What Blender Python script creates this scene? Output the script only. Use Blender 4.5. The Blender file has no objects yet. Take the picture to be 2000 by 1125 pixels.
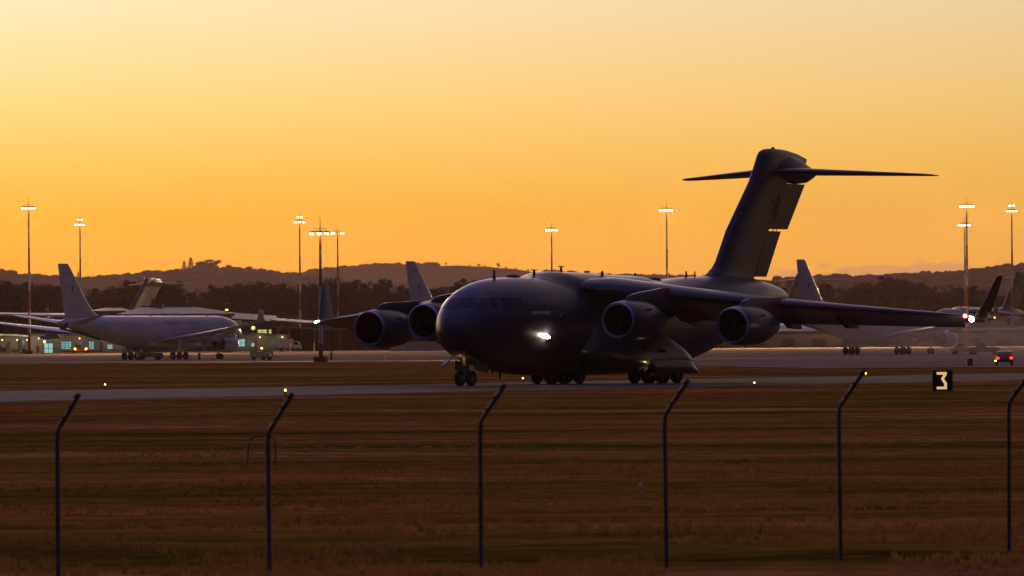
import bpy, bmesh, math, random
import numpy as np
from mathutils import Vector, Matrix, noise
R = math.radians
random.seed(7); rng = np.random.default_rng(7)
scene = bpy.context.scene
COL = scene.collection

# ------------------------------------------------------------------ camera
F, H, YH, ROLL = 12800.0, 2.95, 666.0, 0.007      # focal length in photo pixels, eye height, horizon row, roll
cam_d = bpy.data.cameras.new('camera'); cam = bpy.data.objects.new('camera', cam_d); COL.objects.link(cam)
cam_d.sensor_width = 36; cam_d.lens = F/2000*36
cam_d.clip_start = 1; cam_d.clip_end = 60000
cam.location = (0, 0, H)
pitch = math.atan((YH-562.5)/F)
cam.matrix_world = Matrix.Translation((0, 0, H)) @ Matrix.Rotation(R(90)+pitch, 4, 'X') @ Matrix.Rotation(-ROLL, 4, 'Z')
cam_d.dof.use_dof = True; cam_d.dof.focus_distance = 440; cam_d.dof.aperture_fstop = 5.6
scene.camera = cam

# ------------------------------------------------------------------ view + sampling
scene.view_settings.view_transform = 'Standard'; scene.view_settings.look = 'None'
scene.view_settings.exposure = 0.0; scene.view_settings.gamma = 1.0
try:
    scene.cycles.use_denoising = True
    scene.cycles.denoiser = 'OPENIMAGEDENOISE'
    scene.cycles.max_bounces = 5; scene.cycles.volume_bounces = 0
    scene.cycles.sample_clamp_indirect = 3.0
    scene.cycles.sample_clamp_direct = 0.0
    scene.cycles.light_sampling_threshold = 0.005
except Exception:
    pass

# ------------------------------------------------------------------ world: dusk sky
world = bpy.data.worlds.new('World'); scene.world = world; world.use_nodes = True
SIGMA = 3.1e-5      # density of the far air
def build_world():
    nt = world.node_tree; N = nt.nodes; L = nt.links; N.clear()
    def nd(t, **k):
        n = N.new(t)
        for a, b in k.items(): setattr(n, a, b)
        return n
    def math_(op, a, b=None, clamp=False):
        n = nd('ShaderNodeMath', operation=op); n.use_clamp = clamp
        for i, v in enumerate((a, b)):
            if v is None: continue
            if isinstance(v, (int, float)): n.inputs[i].default_value = v
            else: L.new(v, n.inputs[i])
        return n.outputs[0]
    def ramp(fac, stops, interp='LINEAR'):
        n = nd('ShaderNodeValToRGB'); cr = n.color_ramp; cr.interpolation = interp
        while len(cr.elements) < len(stops): cr.elements.new(0.5)
        for e, (p, c) in zip(cr.elements, stops): e.position = p; e.color = (*c, 1)
        L.new(fac, n.inputs[0]); return n.outputs[0]
    def mix(f, a, b, bt='MIX'):
        n = nd('ShaderNodeMix', data_type='RGBA', blend_type=bt)
        for sock, v in ((n.inputs[0], f), (n.inputs[6], a), (n.inputs[7], b)):
            if isinstance(v, (int, float)): sock.default_value = v
            elif isinstance(v, tuple): sock.default_value = (*v, 1)
            else: L.new(v, sock)
        return n.outputs[2]
    tc = nd('ShaderNodeTexCoord'); sep = nd('ShaderNodeSeparateXYZ'); L.new(tc.outputs['Generated'], sep.inputs[0])
    x, y, z = sep.outputs
    zc = math_('MAXIMUM', z, 0.0)
    low = math_('DIVIDE', zc, 0.06, True)
    # the strip of sunset sky the photo shows (0 = horizon, 0.86 = top of the picture)
    westlow = ramp(low, [(0.0, (0.86, 0.31, 0.003)), (0.20, (0.86, 0.345, 0.004)), (0.33, (0.88, 0.395, 0.010)),
                         (0.45, (0.95, 0.505, 0.070)), (0.62, (0.98, 0.65, 0.21)), (0.86, (0.98, 0.765, 0.45)), (1.0, (0.98, 0.79, 0.49))])
    high = math_('POWER', math_('DIVIDE', math_('SUBTRACT', zc, 0.06), 0.94, True), 0.5)
    westhigh = ramp(high, [(0.0, (1.0, 0.76, 0.40)), (0.22, (0.80, 0.56, 0.38)), (0.42, (0.36, 0.30, 0.38)), (0.65, (0.17, 0.15, 0.38)), (1.0, (0.105, 0.105, 0.36))])
    west = mix(math_('GREATER_THAN', z, 0.06), westlow, westhigh)
    east = ramp(math_('POWER', zc, 0.6), [(0.0, (0.003, 0.002, 0.002)), (0.3, (0.009, 0.006, 0.012)), (0.6, (0.026, 0.024, 0.060)), (0.82, (0.06, 0.058, 0.18)), (1.0, (0.105, 0.105, 0.36))])
    # the band just above the picture is the brightest part of the dusk sky
    bz = math_('MULTIPLY', math_('DIVIDE', math_('SUBTRACT', z, 0.055), 0.07, True), math_('SUBTRACT', 1.0, math_('DIVIDE', math_('SUBTRACT', z, 0.16), 0.25, True)))
    vb = nd('ShaderNodeVectorMath', operation='SCALE'); L.new(west, vb.inputs[0]); L.new(math_('ADD', 1.12, math_('MULTIPLY', bz, 3.0)), vb.inputs['Scale']); west = vb.outputs[0]
    # afterglow is centred a little left of the view, fades round to the dim east
    az = math_('ARCTAN2', math_('ADD', x, math_('MULTIPLY', y, 0.10)), y)
    glow = math_('SUBTRACT', 1.0, math_('DIVIDE', math_('ABSOLUTE', az), 1.30), True)
    glow = math_('POWER', glow, 1.7)
    # slight warm darkening to the right of the frame
    side = math_('MULTIPLY', math_('ADD', az, 0.02), 1.3)
    west = mix(math_('MINIMUM', math_('MAXIMUM', side, 0.0), 0.5), west, (0.80, 0.50, 0.16))
    sky = mix(glow, east, west)
    # low cloud bank on the horizon, right half
    mp = nd('ShaderNodeMapping'); mp.inputs['Scale'].default_value = (150, 1, 420); L.new(tc.outputs['Generated'], mp.inputs[0])
    nz = nd('ShaderNodeTexNoise'); nz.inputs['Scale'].default_value = 1.0; nz.inputs['Detail'].default_value = 4; L.new(mp.outputs[0], nz.inputs[0])
    edge = math_('ADD', 0.0058, math_('MULTIPLY', nz.outputs[0], 0.0105))
    cm = math_('DIVIDE', math_('SUBTRACT', edge, z), 0.0007, True)
    rightm = math_('DIVIDE', math_('SUBTRACT', az, 0.1365), 0.006, True)
    cm = math_('MULTIPLY', math_('MULTIPLY', cm, rightm), 0.8)
    q2 = math_('DIVIDE', math_('SUBTRACT', az, 0.1160), 0.0062)
    e2 = math_('ADD', math_('SUBTRACT', 0.0100, math_('MULTIPLY', math_('MULTIPLY', q2, q2), 0.0016)), math_('MULTIPLY', math_('SUBTRACT', nz.outputs[0], 0.5), 0.004))
    c2 = math_('MULTIPLY', math_('DIVIDE', math_('SUBTRACT', e2, z), 0.0006, True), 0.6)
    cm = math_('MAXIMUM', cm, c2)
    sky = mix(cm, sky, (0.50, 0.23, 0.10))
    # the far air dims the sky near the horizon: the sky behind it is that much brighter
    gain = math_('EXPONENT', math_('MULTIPLY', math_('MINIMUM', math_('DIVIDE', 377.0, math_('MAXIMUM', z, 0.0001)), 26000.0), SIGMA))
    vm = nd('ShaderNodeVectorMath', operation='SCALE'); L.new(sky, vm.inputs[0]); L.new(gain, vm.inputs['Scale']); sky = vm.outputs[0]
    sky = mix(math_('LESS_THAN', z, 0.0), sky, (0.06, 0.04, 0.03))
    bg = nd('ShaderNodeBackground'); L.new(sky, bg.inputs[0]); bg.inputs[1].default_value = 1.0
    out = nd('ShaderNodeOutputWorld'); L.new(bg.outputs[0], out.inputs[0])
build_world()

# faint sun below the skyline: only its afterglow is left
sd = bpy.data.lights.new('afterglow_sun', 'SUN'); sd.energy = 0.12; sd.angle = R(20); sd.color = (1.0, 0.55, 0.28)
so = bpy.data.objects.new('afterglow_sun', sd); COL.objects.link(so)
so.rotation_euler = Vector((0.10, -1.0, -0.10)).to_track_quat('-Z', 'Y').to_euler()

# ------------------------------------------------------------------ materials
MAT = {}
def mat(name, col, rough=0.6, metal=0.0, var=0.0, vscale=1.0, bump=0.0, bscale=20.0, emit=None, estr=0.0, stretch=(1, 1, 1), col2=None, spec=0.5, coat=0.0):
    if name in MAT: return MAT[name]
    m = bpy.data.materials.new(name); m.use_nodes = True; nt = m.node_tree; N = nt.nodes; L = nt.links
    b = N['Principled BSDF']
    b.inputs['Base Color'].default_value = (*col, 1); b.inputs['Roughness'].default_value = rough
    b.inputs['Metallic'].default_value = metal; b.inputs['Specular IOR Level'].default_value = spec
    b.inputs['Coat Weight'].default_value = coat; b.inputs['Coat Roughness'].default_value = 0.15
    if emit: b.inputs['Emission Color'].default_value = (*emit, 1); b.inputs['Emission Strength'].default_value = estr
    tc = N.new('ShaderNodeTexCoord'); mp = N.new('ShaderNodeMapping'); mp.inputs['Scale'].default_value = stretch
    L.new(tc.outputs['Object'], mp.inputs[0])
    if var or col2:
        nz = N.new('ShaderNodeTexNoise'); nz.inputs['Scale'].default_value = vscale; nz.inputs['Detail'].default_value = 5
        L.new(mp.outputs[0], nz.inputs[0])
        rp = N.new('ShaderNodeValToRGB'); rp.color_ramp.elements[0].position = 0.32; rp.color_ramp.elements[1].position = 0.68
        c2 = col2 or tuple(min(1, c*(1+var)) for c in col); c1 = tuple(c*(1-var) for c in col) if not col2 else col
        rp.color_ramp.elements[0].color = (*c1, 1); rp.color_ramp.elements[1].color = (*c2, 1)
        L.new(nz.outputs[0], rp.inputs[0]); L.new(rp.outputs[0], b.inputs['Base Color'])
        mr = N.new('ShaderNodeMapRange'); mr.inputs['To Min'].default_value = max(0.05, rough-0.08); mr.inputs['To Max'].default_value = min(1, rough+0.08)
        L.new(nz.outputs[0], mr.inputs[0]); L.new(mr.outputs[0], b.inputs['Roughness'])
    if bump:
        n2 = N.new('ShaderNodeTexNoise'); n2.inputs['Scale'].default_value = bscale; n2.inputs['Detail'].default_value = 4
        L.new(mp.outputs[0], n2.inputs[0]); bp = N.new('ShaderNodeBump'); bp.inputs['Strength'].default_value = bump; bp.inputs['Distance'].default_value = 0.05
        L.new(n2.outputs[0], bp.inputs['Height']); L.new(bp.outputs[0], b.inputs['Normal'])
    MAT[name] = m; return m

def panel_mat(name, col, rough, px=2.4, pz=1.1, line=0.55, tv=.2):
    """painted aircraft skin: panel seams, faint panel to panel tone changes and dirt streaks"""
    m = mat(name, col, rough, var=0.16, vscale=0.35, stretch=(0.35, 1, 1), spec=0.5)
    nt = m.node_tree; N = nt.nodes; L = nt.links; b = N['Principled BSDF']
    tc = N['Texture Coordinate']
    sep = N.new('ShaderNodeSeparateXYZ'); L.new(tc.outputs['Object'], sep.inputs[0])
    def m_(op, a, c=None):
        n = N.new('ShaderNodeMath'); n.operation = op
        for i, v in enumerate((a, c)):
            if v is None: continue
            if isinstance(v, (int, float)): n.inputs[i].default_value = v
            else: L.new(v, n.inputs[i])
        return n.outputs[0]
    lx = m_('LESS_THAN', m_('FRACT', m_('DIVIDE', sep.outputs[0], px)), 0.018)
    lz = m_('LESS_THAN', m_('FRACT', m_('DIVIDE', sep.outputs[2], pz)), 0.025)
    seam = m_('MAXIMUM', lx, lz)
    # panel tone
    wn = N.new('ShaderNodeTexWhiteNoise'); cb = N.new('ShaderNodeCombineXYZ')
    L.new(m_('FLOOR', m_('DIVIDE', sep.outputs[0], px)), cb.inputs[0]); L.new(m_('FLOOR', m_('DIVIDE', sep.outputs[2], pz)), cb.inputs[2])
    L.new(cb.outputs[0], wn.inputs['Vector'])
    tone = m_('ADD', 1-tv/2, m_('MULTIPLY', wn.outputs['Value'], tv))
    tone = m_('MULTIPLY', tone, m_('SUBTRACT', 1.0, m_('MULTIPLY', seam, 1-line)))
    mx = N.new('ShaderNodeMix'); mx.data_type = 'RGBA'; mx.blend_type = 'MULTIPLY'; mx.inputs[0].default_value = 1.0
    src = b.inputs['Base Color'].links[0].from_socket
    cc = N.new('ShaderNodeCombineColor')
    for i in range(3): L.new(tone, cc.inputs[i])
    L.new(src, mx.inputs[6]); L.new(cc.outputs[0], mx.inputs[7]); L.new(mx.outputs[2], b.inputs['Base Color'])
    return m

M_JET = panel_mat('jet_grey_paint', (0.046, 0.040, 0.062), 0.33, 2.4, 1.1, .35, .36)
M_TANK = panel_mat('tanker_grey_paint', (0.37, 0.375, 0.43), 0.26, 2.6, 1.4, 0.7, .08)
M_LIP = mat('inlet_lip_metal', (0.30, 0.34, 0.50), 0.30, 0.6)
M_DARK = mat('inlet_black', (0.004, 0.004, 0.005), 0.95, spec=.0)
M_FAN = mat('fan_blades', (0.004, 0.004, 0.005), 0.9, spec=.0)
M_HOT = mat('exhaust_metal', (0.18, 0.14, 0.11), 0.35, 0.9, var=0.2, vscale=3)
M_TYRE = mat('tyre_rubber', (0.018, 0.018, 0.02), 0.8)
M_RIM = mat('wheel_rim', (0.16, 0.16, 0.17), 0.45, 0.4)
M_STRUT = mat('gear_strut', (0.50, 0.50, 0.52), 0.35, 0.3)
M_GLASS = mat('cockpit_glass', (0.006, 0.007, 0.010), 0.05, spec=0.35)
M_MARK = mat('dark_marking', (0.022, 0.021, 0.028), 0.6)
M_PALE = mat('pale_marking', (0.42, 0.42, 0.46), 0.5)
M_WELL = mat('wheel_well_primer', (0.34, 0.25, 0.10), 0.6, var=0.3, vscale=4)
M_RED = mat('red_lamp', (0.6, 0.02, 0.02), 0.3, emit=(1, 0.05, 0.04), estr=30)
M_WHITE = mat('white_lamp', (1, 1, 1), 0.3, emit=(1.0, 0.80, 0.55), estr=120)
M_CYAN = mat('tip_lamp', (0.7, 1, 0.9), 0.3, emit=(0.7, 1.0, 0.85), estr=12)
M_AMBER = mat('amber_lamp', (1, 0.5, 0.1), 0.3, emit=(1, 0.36, 0.04), estr=16)
M_EDGE = mat('edge_lamp', (1, 0.7, 0.4), 0.3, emit=(1, 0.55, 0.18), estr=5)
M_TAIL = mat('tail_lamp_red', (0.8, 0.02, 0.02), 0.3, emit=(1, 0.03, 0.02), estr=5)
M_FLOOD = mat('flood_lamp', (1, 1, 1), 0.3, emit=(1.0, 0.88, 0.66), estr=14)
M_POST = mat('galvanised_post', (0.075, 0.085, 0.12), 0.45, 0.4, var=0.25, vscale=6, stretch=(1, 1, .3))
M_STEEL = mat('dark_steel', (0.08, 0.08, 0.085), 0.5, 0.3)
M_MW = mat('mast_white', (0.42, 0.43, 0.46), 0.5, var=.1, vscale=2)
M_MR = mat('mast_red', (0.26, 0.055, 0.025), 0.55, var=.15, vscale=2)
M_ROOF = mat('roof_metal', (0.050, 0.047, 0.060), 0.6, var=0.12, vscale=0.1, bump=.3, bscale=3)
M_ROOF2 = mat('pale_roof_metal', (0.42, 0.40, 0.34), 0.5, var=0.12, vscale=0.1)
M_WALL = mat('wall_panel', (0.13, 0.115, 0.105), 0.7, var=0.12, vscale=0.15)
M_WALL2 = mat('wall_render', (0.36, 0.33, 0.26), 0.8, var=0.10, vscale=0.2)
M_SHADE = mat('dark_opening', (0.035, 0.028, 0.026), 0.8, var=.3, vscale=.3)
M_CWIN = mat('lit_window_cool', (0.2, 0.3, 0.3), 0.4, emit=(0.25, 0.72, 0.72), estr=0.62)
M_YWIN = mat('lit_window_warm', (0.3, 0.3, 0.1), 0.4, emit=(0.80, 0.80, 0.22), estr=0.75)
M_DWIN = mat('dim_window', (0.04, 0.05, 0.06), 0.2, emit=(0.2, 0.45, 0.5), estr=0.10)
M_FRAME = mat('window_frame', (0.15, 0.14, 0.13), 0.5)
M_YEL = mat('yellow_paint', (0.55, 0.33, 0.03), 0.5, var=.2, vscale=3)
M_BLUE = mat('blue_plastic', (0.03, 0.08, 0.25), 0.4)
M_VEH = mat('vehicle_drab', (0.12, 0.115, 0.10), 0.5)
M_VWH = mat('vehicle_white', (0.55, 0.56, 0.52), 0.4)
M_ORANGE = mat('cone_orange', (0.45, 0.14, 0.04), 0.6)
M_SIGNB = mat('sign_black', (0.006, 0.006, 0.006), 0.5)
M_SIGNF = mat('sign_figure', (0.8, 0.7, 0.4), 0.5, emit=(1.0, 0.66, 0.27), estr=0.72)
M_BARK = mat('bark', (0.10, 0.075, 0.055), 0.9)
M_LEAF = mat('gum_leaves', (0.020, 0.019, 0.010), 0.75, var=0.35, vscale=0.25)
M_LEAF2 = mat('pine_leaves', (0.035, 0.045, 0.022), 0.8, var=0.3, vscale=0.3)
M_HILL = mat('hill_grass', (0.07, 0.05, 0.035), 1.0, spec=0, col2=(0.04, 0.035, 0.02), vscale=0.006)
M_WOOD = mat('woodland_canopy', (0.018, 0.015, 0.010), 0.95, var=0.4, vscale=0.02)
M_SKIN = mat('skin', (0.35, 0.2, 0.14), 0.6)
M_CLOTH = mat('dark_clothes', (0.03, 0.035, 0.04), 0.8)
M_VEST = mat('hi_vis_vest', (0.45, 0.50, 0.15), 0.7)

# ------------------------------------------------------------------ mesh helpers
def L3(a, p, z): return (-a, p, z)                    # aircraft frame: a aft of the nose wheel, p to port, z up
class MB:
    def __init__(s): s.v = []; s.f = []
    def add(s, vs, fs):
        o = len(s.v); s.v += [tuple(v) for v in vs]; s.f += [tuple(i+o for i in f) for f in fs]; return s
    def box(s, c, size, rot=None):
        x, y, z = [d/2 for d in size]
        vs = [Vector((sx*x, sy*y, sz*z)) for sx in (-1, 1) for sy in (-1, 1) for sz in (-1, 1)]
        if rot is not None: vs = [rot @ v for v in vs]
        vs = [v+Vector(c) for v in vs]
        return s.add(vs, [(0, 1, 3, 2), (4, 6, 7, 5), (0, 4, 5, 1), (2, 3, 7, 6), (0, 2, 6, 4), (1, 5, 7, 3)])
    def loft(s, rings, caps=True):
        n = len(rings[0]); vs = [p for r in rings for p in r]; fs = []
        for i in range(len(rings)-1):
            for j in range(n):
                k = (j+1) % n
                fs.append((i*n+j, i*n+k, (i+1)*n+k, (i+1)*n+j))
        if caps: fs.append(tuple(range(n))[::-1]); fs.append(tuple((len(rings)-1)*n+j for j in range(n)))
        return s.add(vs, fs)
    def tube(s, pts, rad, n=10, caps=True):
        pts = [Vector(p) for p in pts]; rads = rad if isinstance(rad, (list, tuple)) else [rad]*len(pts)
        rings = []; up = Vector((0.013, 0.02, 1))
        for i, p in enumerate(pts):
            d = (pts[min(i+1, len(pts)-1)]-pts[max(i-1, 0)]).normalized()
            a = d.cross(up if abs(d.z) < .95 else Vector((1, 0, 0))).normalized(); b = d.cross(a)
            rings.append([p+rads[i]*(math.cos(t)*a+math.sin(t)*b) for t in [2*math.pi*j/n for j in range(n)]])
        return s.loft(rings, caps)
    def lathe(s, prof, origin, axis='x', n=32, close=False):
        """prof: (t, r) along axis direction; t measured along -x (aft) for aircraft use when axis='x'"""
        rings = []
        for t, r in prof:
            ring = []
            for j in range(n):
                c, q = math.cos(2*math.pi*j/n)*r, math.sin(2*math.pi*j/n)*r
                if axis == 'x': ring.append((origin[0]-t, origin[1]+c, origin[2]+q))
                elif axis == 'y': ring.append((origin[0]+c, origin[1]+t, origin[2]+q))
                else: ring.append((origin[0]+c, origin[1]+q, origin[2]+t))
            rings.append(ring)
        return s.loft(rings, not close)
    def prism(s, poly, thick, f3):
        """poly of 2-D points, f3(u, v, w) -> 3-D, extruded from w=-thick/2 to thick/2"""
        n = len(poly); vs = [f3(u, v, -thick/2) for u, v in poly]+[f3(u, v, thick/2) for u, v in poly]
        fs = [tuple(range(n))[::-1], tuple(range(n, 2*n))]+[(i, (i+1) % n, n+(i+1) % n, n+i) for i in range(n)]
        return s.add(vs, fs)
    def build(s, name, m, parent=None, smooth=35, bevel=0.0):
        me = bpy.data.meshes.new(name); me.from_pydata([tuple(v) for v in s.v], [], s.f)
        bm = bmesh.new(); bm.from_mesh(me); bmesh.ops.recalc_face_normals(bm, faces=bm.faces)
        if bevel: bmesh.ops.bevel(bm, geom=[e for e in bm.edges if e.calc_face_angle(0) > 0.6], offset=bevel, segments=2, affect='EDGES')
        bm.to_mesh(me); bm.free()
        if smooth:
            me.shade_smooth(); me.set_sharp_from_angle(angle=R(smooth))
        me.materials.append(m)
        o = bpy.data.objects.new(name, me); COL.objects.link(o)
        if parent: o.parent = parent
        return o
def tag(o, label=None, cat=None, group=None, kind=None):
    if label: o['label'] = label
    if cat: o['category'] = cat
    if group: o['group'] = group
    if kind: o['kind'] = kind
    return o
def empty(name, loc=(0, 0, 0), rz=0.0):
    o = bpy.data.objects.new(name, None); COL.objects.link(o); o.location = loc; o.rotation_euler = (0, 0, rz); o.empty_display_size = 1; return o
def kids(o): return [c for c in bpy.data.objects if c.parent == o]
def copy_tree(o, parent=None):
    c = o.copy(); COL.objects.link(c); c.parent = parent
    for ch in kids(o): copy_tree(ch, c)
    return c
def yh(px): return YH-(px-1000)*ROLL
def at(px, D, z=0.0): return Vector(((px-1000)/F*D, D, z))           # photo column at a distance
def zat(px, py, D): return H-(py-yh(px))*D/F                         # height seen at a photo point at a distance

# ------------------------------------------------------------------ ground
TH = R(28.24); DIR = Vector((math.sin(TH), math.cos(TH), 0)); PRT = Vector((math.cos(TH), -math.sin(TH), 0))
JET0 = Vector((-3.09, 430.0, 0.0))
APRON = [(-420, 1003), (-75, 1000), (-26, 985), (5, 930), (24, 665), (60, 640), (420, 600)]
def apron_front(x):
    return float(np.interp(x, [p[0] for p in APRON], [p[1] for p in APRON]))
def base_z(x, y):
    t = min(max((y-1200)/400, 0), 1); z = 0.9*t*t*(3-2*t)
    if y > 1600: z += (min(y, 2400)-1600)*0.0065
    if y > 2400: z += (min(y, 6000)-2400)*0.004
    return z
def axis_coord(x, y):
    d = Vector((x, y, 0))-JET0; return d.dot(PRT), d.dot(DIR)
def gz(x, y):
    z = base_z(x, y)
    p, a = axis_coord(x, y)
    w_tax = min(max((abs(p-4.5)-17.5)/5.0, 0), 1)
    w_ap = min(max((apron_front(x)-y)/8.0, 0), 1)
    w = w_tax*w_ap
    if w > 0:
        u = 0.10*noise.noise((x/26, y/7.5, 1.3)) + 0.055*noise.noise((x/7, y/3.2, 4.1)) + 0.022*noise.noise((x/1.6, y/1.1, 9.0))
        u += 0.16*noise.noise((x/60, y/30, 7.7))
        # a shallow drain running across the grass, its near lip a low bank
        c = 246 + 0.10*x + 3*noise.noise((x/30, 0, 2.0)); d = (y-c)
        u += 0.16*math.exp(-((d+4)/3.2)**2) - 0.32*math.exp(-((d-3)/3.0)**2)
        u -= 0.12*math.exp(-((y-88)/14)**2)
        z += u*w - 0.02*w
    return z - 0.03*(1-w)
def grid_mesh(name, xs, ys, hf, m):
    nx, ny = len(xs), len(ys)
    vs = [(x, y, hf(x, y)) for y in ys for x in xs]
    fs = [(j*nx+i, j*nx+i+1, (j+1)*nx+i+1, (j+1)*nx+i) for j in range(ny-1) for i in range(nx-1)]
    me = bpy.data.meshes.new(name); me.from_pydata(vs, [], fs); me.shade_smooth(); me.materials.append(m)
    o = bpy.data.objects.new(name, me); COL.objects.link(o); return o
def seg(a, b, st): return list(np.arange(a, b, st))
xs = [-14000, -9000, -5000, -3000, -1600]+seg(-900, -300, 100)+seg(-300, -60, 12)+seg(-60, 60, 0.8)+seg(60, 300, 12)+seg(300, 900, 100)+[1600, 3000, 5000, 9000, 14000]
ys = seg(-60, 60, 12)+seg(60, 130, 0.5)+seg(130, 340, 0.7)+seg(340, 620, 1.4)+seg(620, 1040, 4)+seg(1040, 2600, 40)+[2600, 3200, 4000, 6000, 9000, 14000, 19000, 27000]
def ground_mat():
    m = mat('dry_grass', (0.070, 0.040, 0.022), 1.0, spec=0.0); nt = m.node_tree; N = nt.nodes; L = nt.links; b = N['Principled BSDF']
    tc = N['Texture Coordinate']
    def nz(scale, st, det=6):
        mp = N.new('ShaderNodeMapping'); mp.inputs['Scale'].default_value = st; L.new(tc.outputs['Object'], mp.inputs[0])
        n = N.new('ShaderNodeTexNoise'); n.inputs['Scale'].default_value = scale; n.inputs['Detail'].default_value = det; n.inputs['Roughness'].default_value = .62
        L.new(mp.outputs[0], n.inputs[0]); return n.outputs[0]
    def rp(src, stops):
        r = N.new('ShaderNodeValToRGB'); 
        while len(r.color_ramp.elements) < len(stops): r.color_ramp.elements.new(.5)
        for e, (p, c) in zip(r.color_ramp.elements, stops): e.position = p; e.color = (*c, 1)
        L.new(src, r.inputs[0]); return r.outputs[0]
    c1 = rp(nz(0.10, (0.16, 0.9, 1)), [(0.38, (0.17, 0.100, 0.012)), (0.46, (0.30, 0.158, 0.017)), (0.54, (0.40, 0.152, 0.028)), (0.64, (0.55, 0.235, 0.075))])
    c2 = rp(nz(0.9, (0.07, 0.7, 1)), [(0.34, (0.58, 0.55, 0.53)), (0.50, (1, 1, 1)), (0.66, (1.35, 1.30, 1.28))])
    c3 = rp(nz(5, (0.2, 0.6, 1)), [(0.35, (0.5, 0.5, 0.5)), (0.65, (1.4, 1.4, 1.35))])
    def mul(a, c):
        x = N.new('ShaderNodeMix'); x.data_type = 'RGBA'; x.blend_type = 'MULTIPLY'; x.inputs[0].default_value = 1; L.new(a, x.inputs[6]); L.new(c, x.inputs[7]); return x.outputs[2]
    L.new(mul(mul(c1, c2), c3), b.inputs['Base Color'])
    bp = N.new('ShaderNodeBump'); bp.inputs['Strength'].default_value = 0.9; bp.inputs['Distance'].default_value = 0.12
    L.new(nz(2.2, (0.7, 1, 1)), bp.inputs['Height']); L.new(bp.outputs[0], b.inputs['Normal'])
    return m
M_GRASS = ground_mat()
tag(grid_mesh('ground', xs, ys, gz, M_GRASS), kind='structure')

# taxiway: strip along the jet's heading, with centre line, edge lines and a far shoulder
M_ASPH = mat('asphalt', (0.080, 0.046, 0.031), 0.85, spec=.12, col2=(0.165, 0.098, 0.066), vscale=0.16, bump=0.25, bscale=6, stretch=(1, .25, 1))
M_CONC = mat('apron_concrete', (0.52, 0.36, 0.185), 0.95, spec=0.0, col2=(0.34, 0.225, 0.11), vscale=0.05, stretch=(0.5, 1, 1))
M_LINE = mat('worn_line_paint', (0.42, 0.38, 0.33), 0.7, var=.3, vscale=.5)
M_YLINE = mat('worn_yellow_paint', (0.40, 0.25, 0.06), 0.7, var=.3, vscale=.5)
def strip(name, p0, p1, a0, a1, z, m, kind='structure', n=60, rag=0.0):
    v = []; f = []; n = 1200 if rag else n
    for i in range(n+1):
        a = a0+(a1-a0)*i/n
        for p in (p0, p1):
            if rag: p += (rag*noise.noise((a*.35, p, 0))+rag*.6*noise.noise((a*1.7, p, 5)))
            q = JET0+DIR*a+PRT*p; v.append((q.x, q.y, z))
    for i in range(n): f.append((2*i, 2*i+1, 2*i+3, 2*i+2))
    o = MB(); o.add(v, f); o = o.build(name, m, None, smooth=0); tag(o, kind=kind); return o
M_SHLD = mat('worn_shoulder', (0.16, 0.085, 0.035), 0.95, spec=.02, col2=(0.26, 0.13, 0.055), vscale=0.3, stretch=(1, .3, 1))
strip('taxiway_shoulder', -15.0, 24.5, -230, 560, -0.006, M_SHLD, rag=1.6)
strip('taxiway', -11.5, 21.0, -230, 560, 0.004, M_ASPH, rag=.5)
strip('taxiway_line', -0.10, 0.10, -230, 560, 0.009, M_YLINE)
strip('taxiway_line', 19.2, 19.6, -230, 560, 0.009, M_LINE)
strip('taxiway_line', -10.6, -10.2, -230, 560, 0.009, M_LINE)
def sheet(name, pts, z, m):
    b = MB(); b.add([(x, y, z) for x, y in pts], [tuple(range(len(pts)))]); return tag(b.build(name, m, None, smooth=0), kind='structure')
# where the taxiway widens into a junction at the left
q = [JET0+DIR*a+PRT*p for a, p in ((-200, -11.5), (-8, -11.5), (-20, -18), (-60, -30), (-200, -44))]
sheet('taxiway_junction', [(v.x, v.y) for v in q], 0.003, M_ASPH)
# apron follows the slow rise of the field
def apron():
    xs2 = list(np.linspace(-420, 420, 57)); ts = list(np.linspace(0, 1, 46)); v = []; nx = len(xs2)
    for t in ts:
        for x in xs2:
            y0 = apron_front(x); y = y0+(1830-y0)*t
            v.append((x, y, base_z(x, y)+0.012))
    f = [(j*nx+i, j*nx+i+1, (j+1)*nx+i+1, (j+1)*nx+i) for j in range(len(ts)-1) for i in range(nx-1)]
    b = MB(); b.add(v, f); tag(b.build('apron', M_CONC, None), kind='structure')
apron()
def az_(x, y): return base_z(x, y)+0.012

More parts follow.
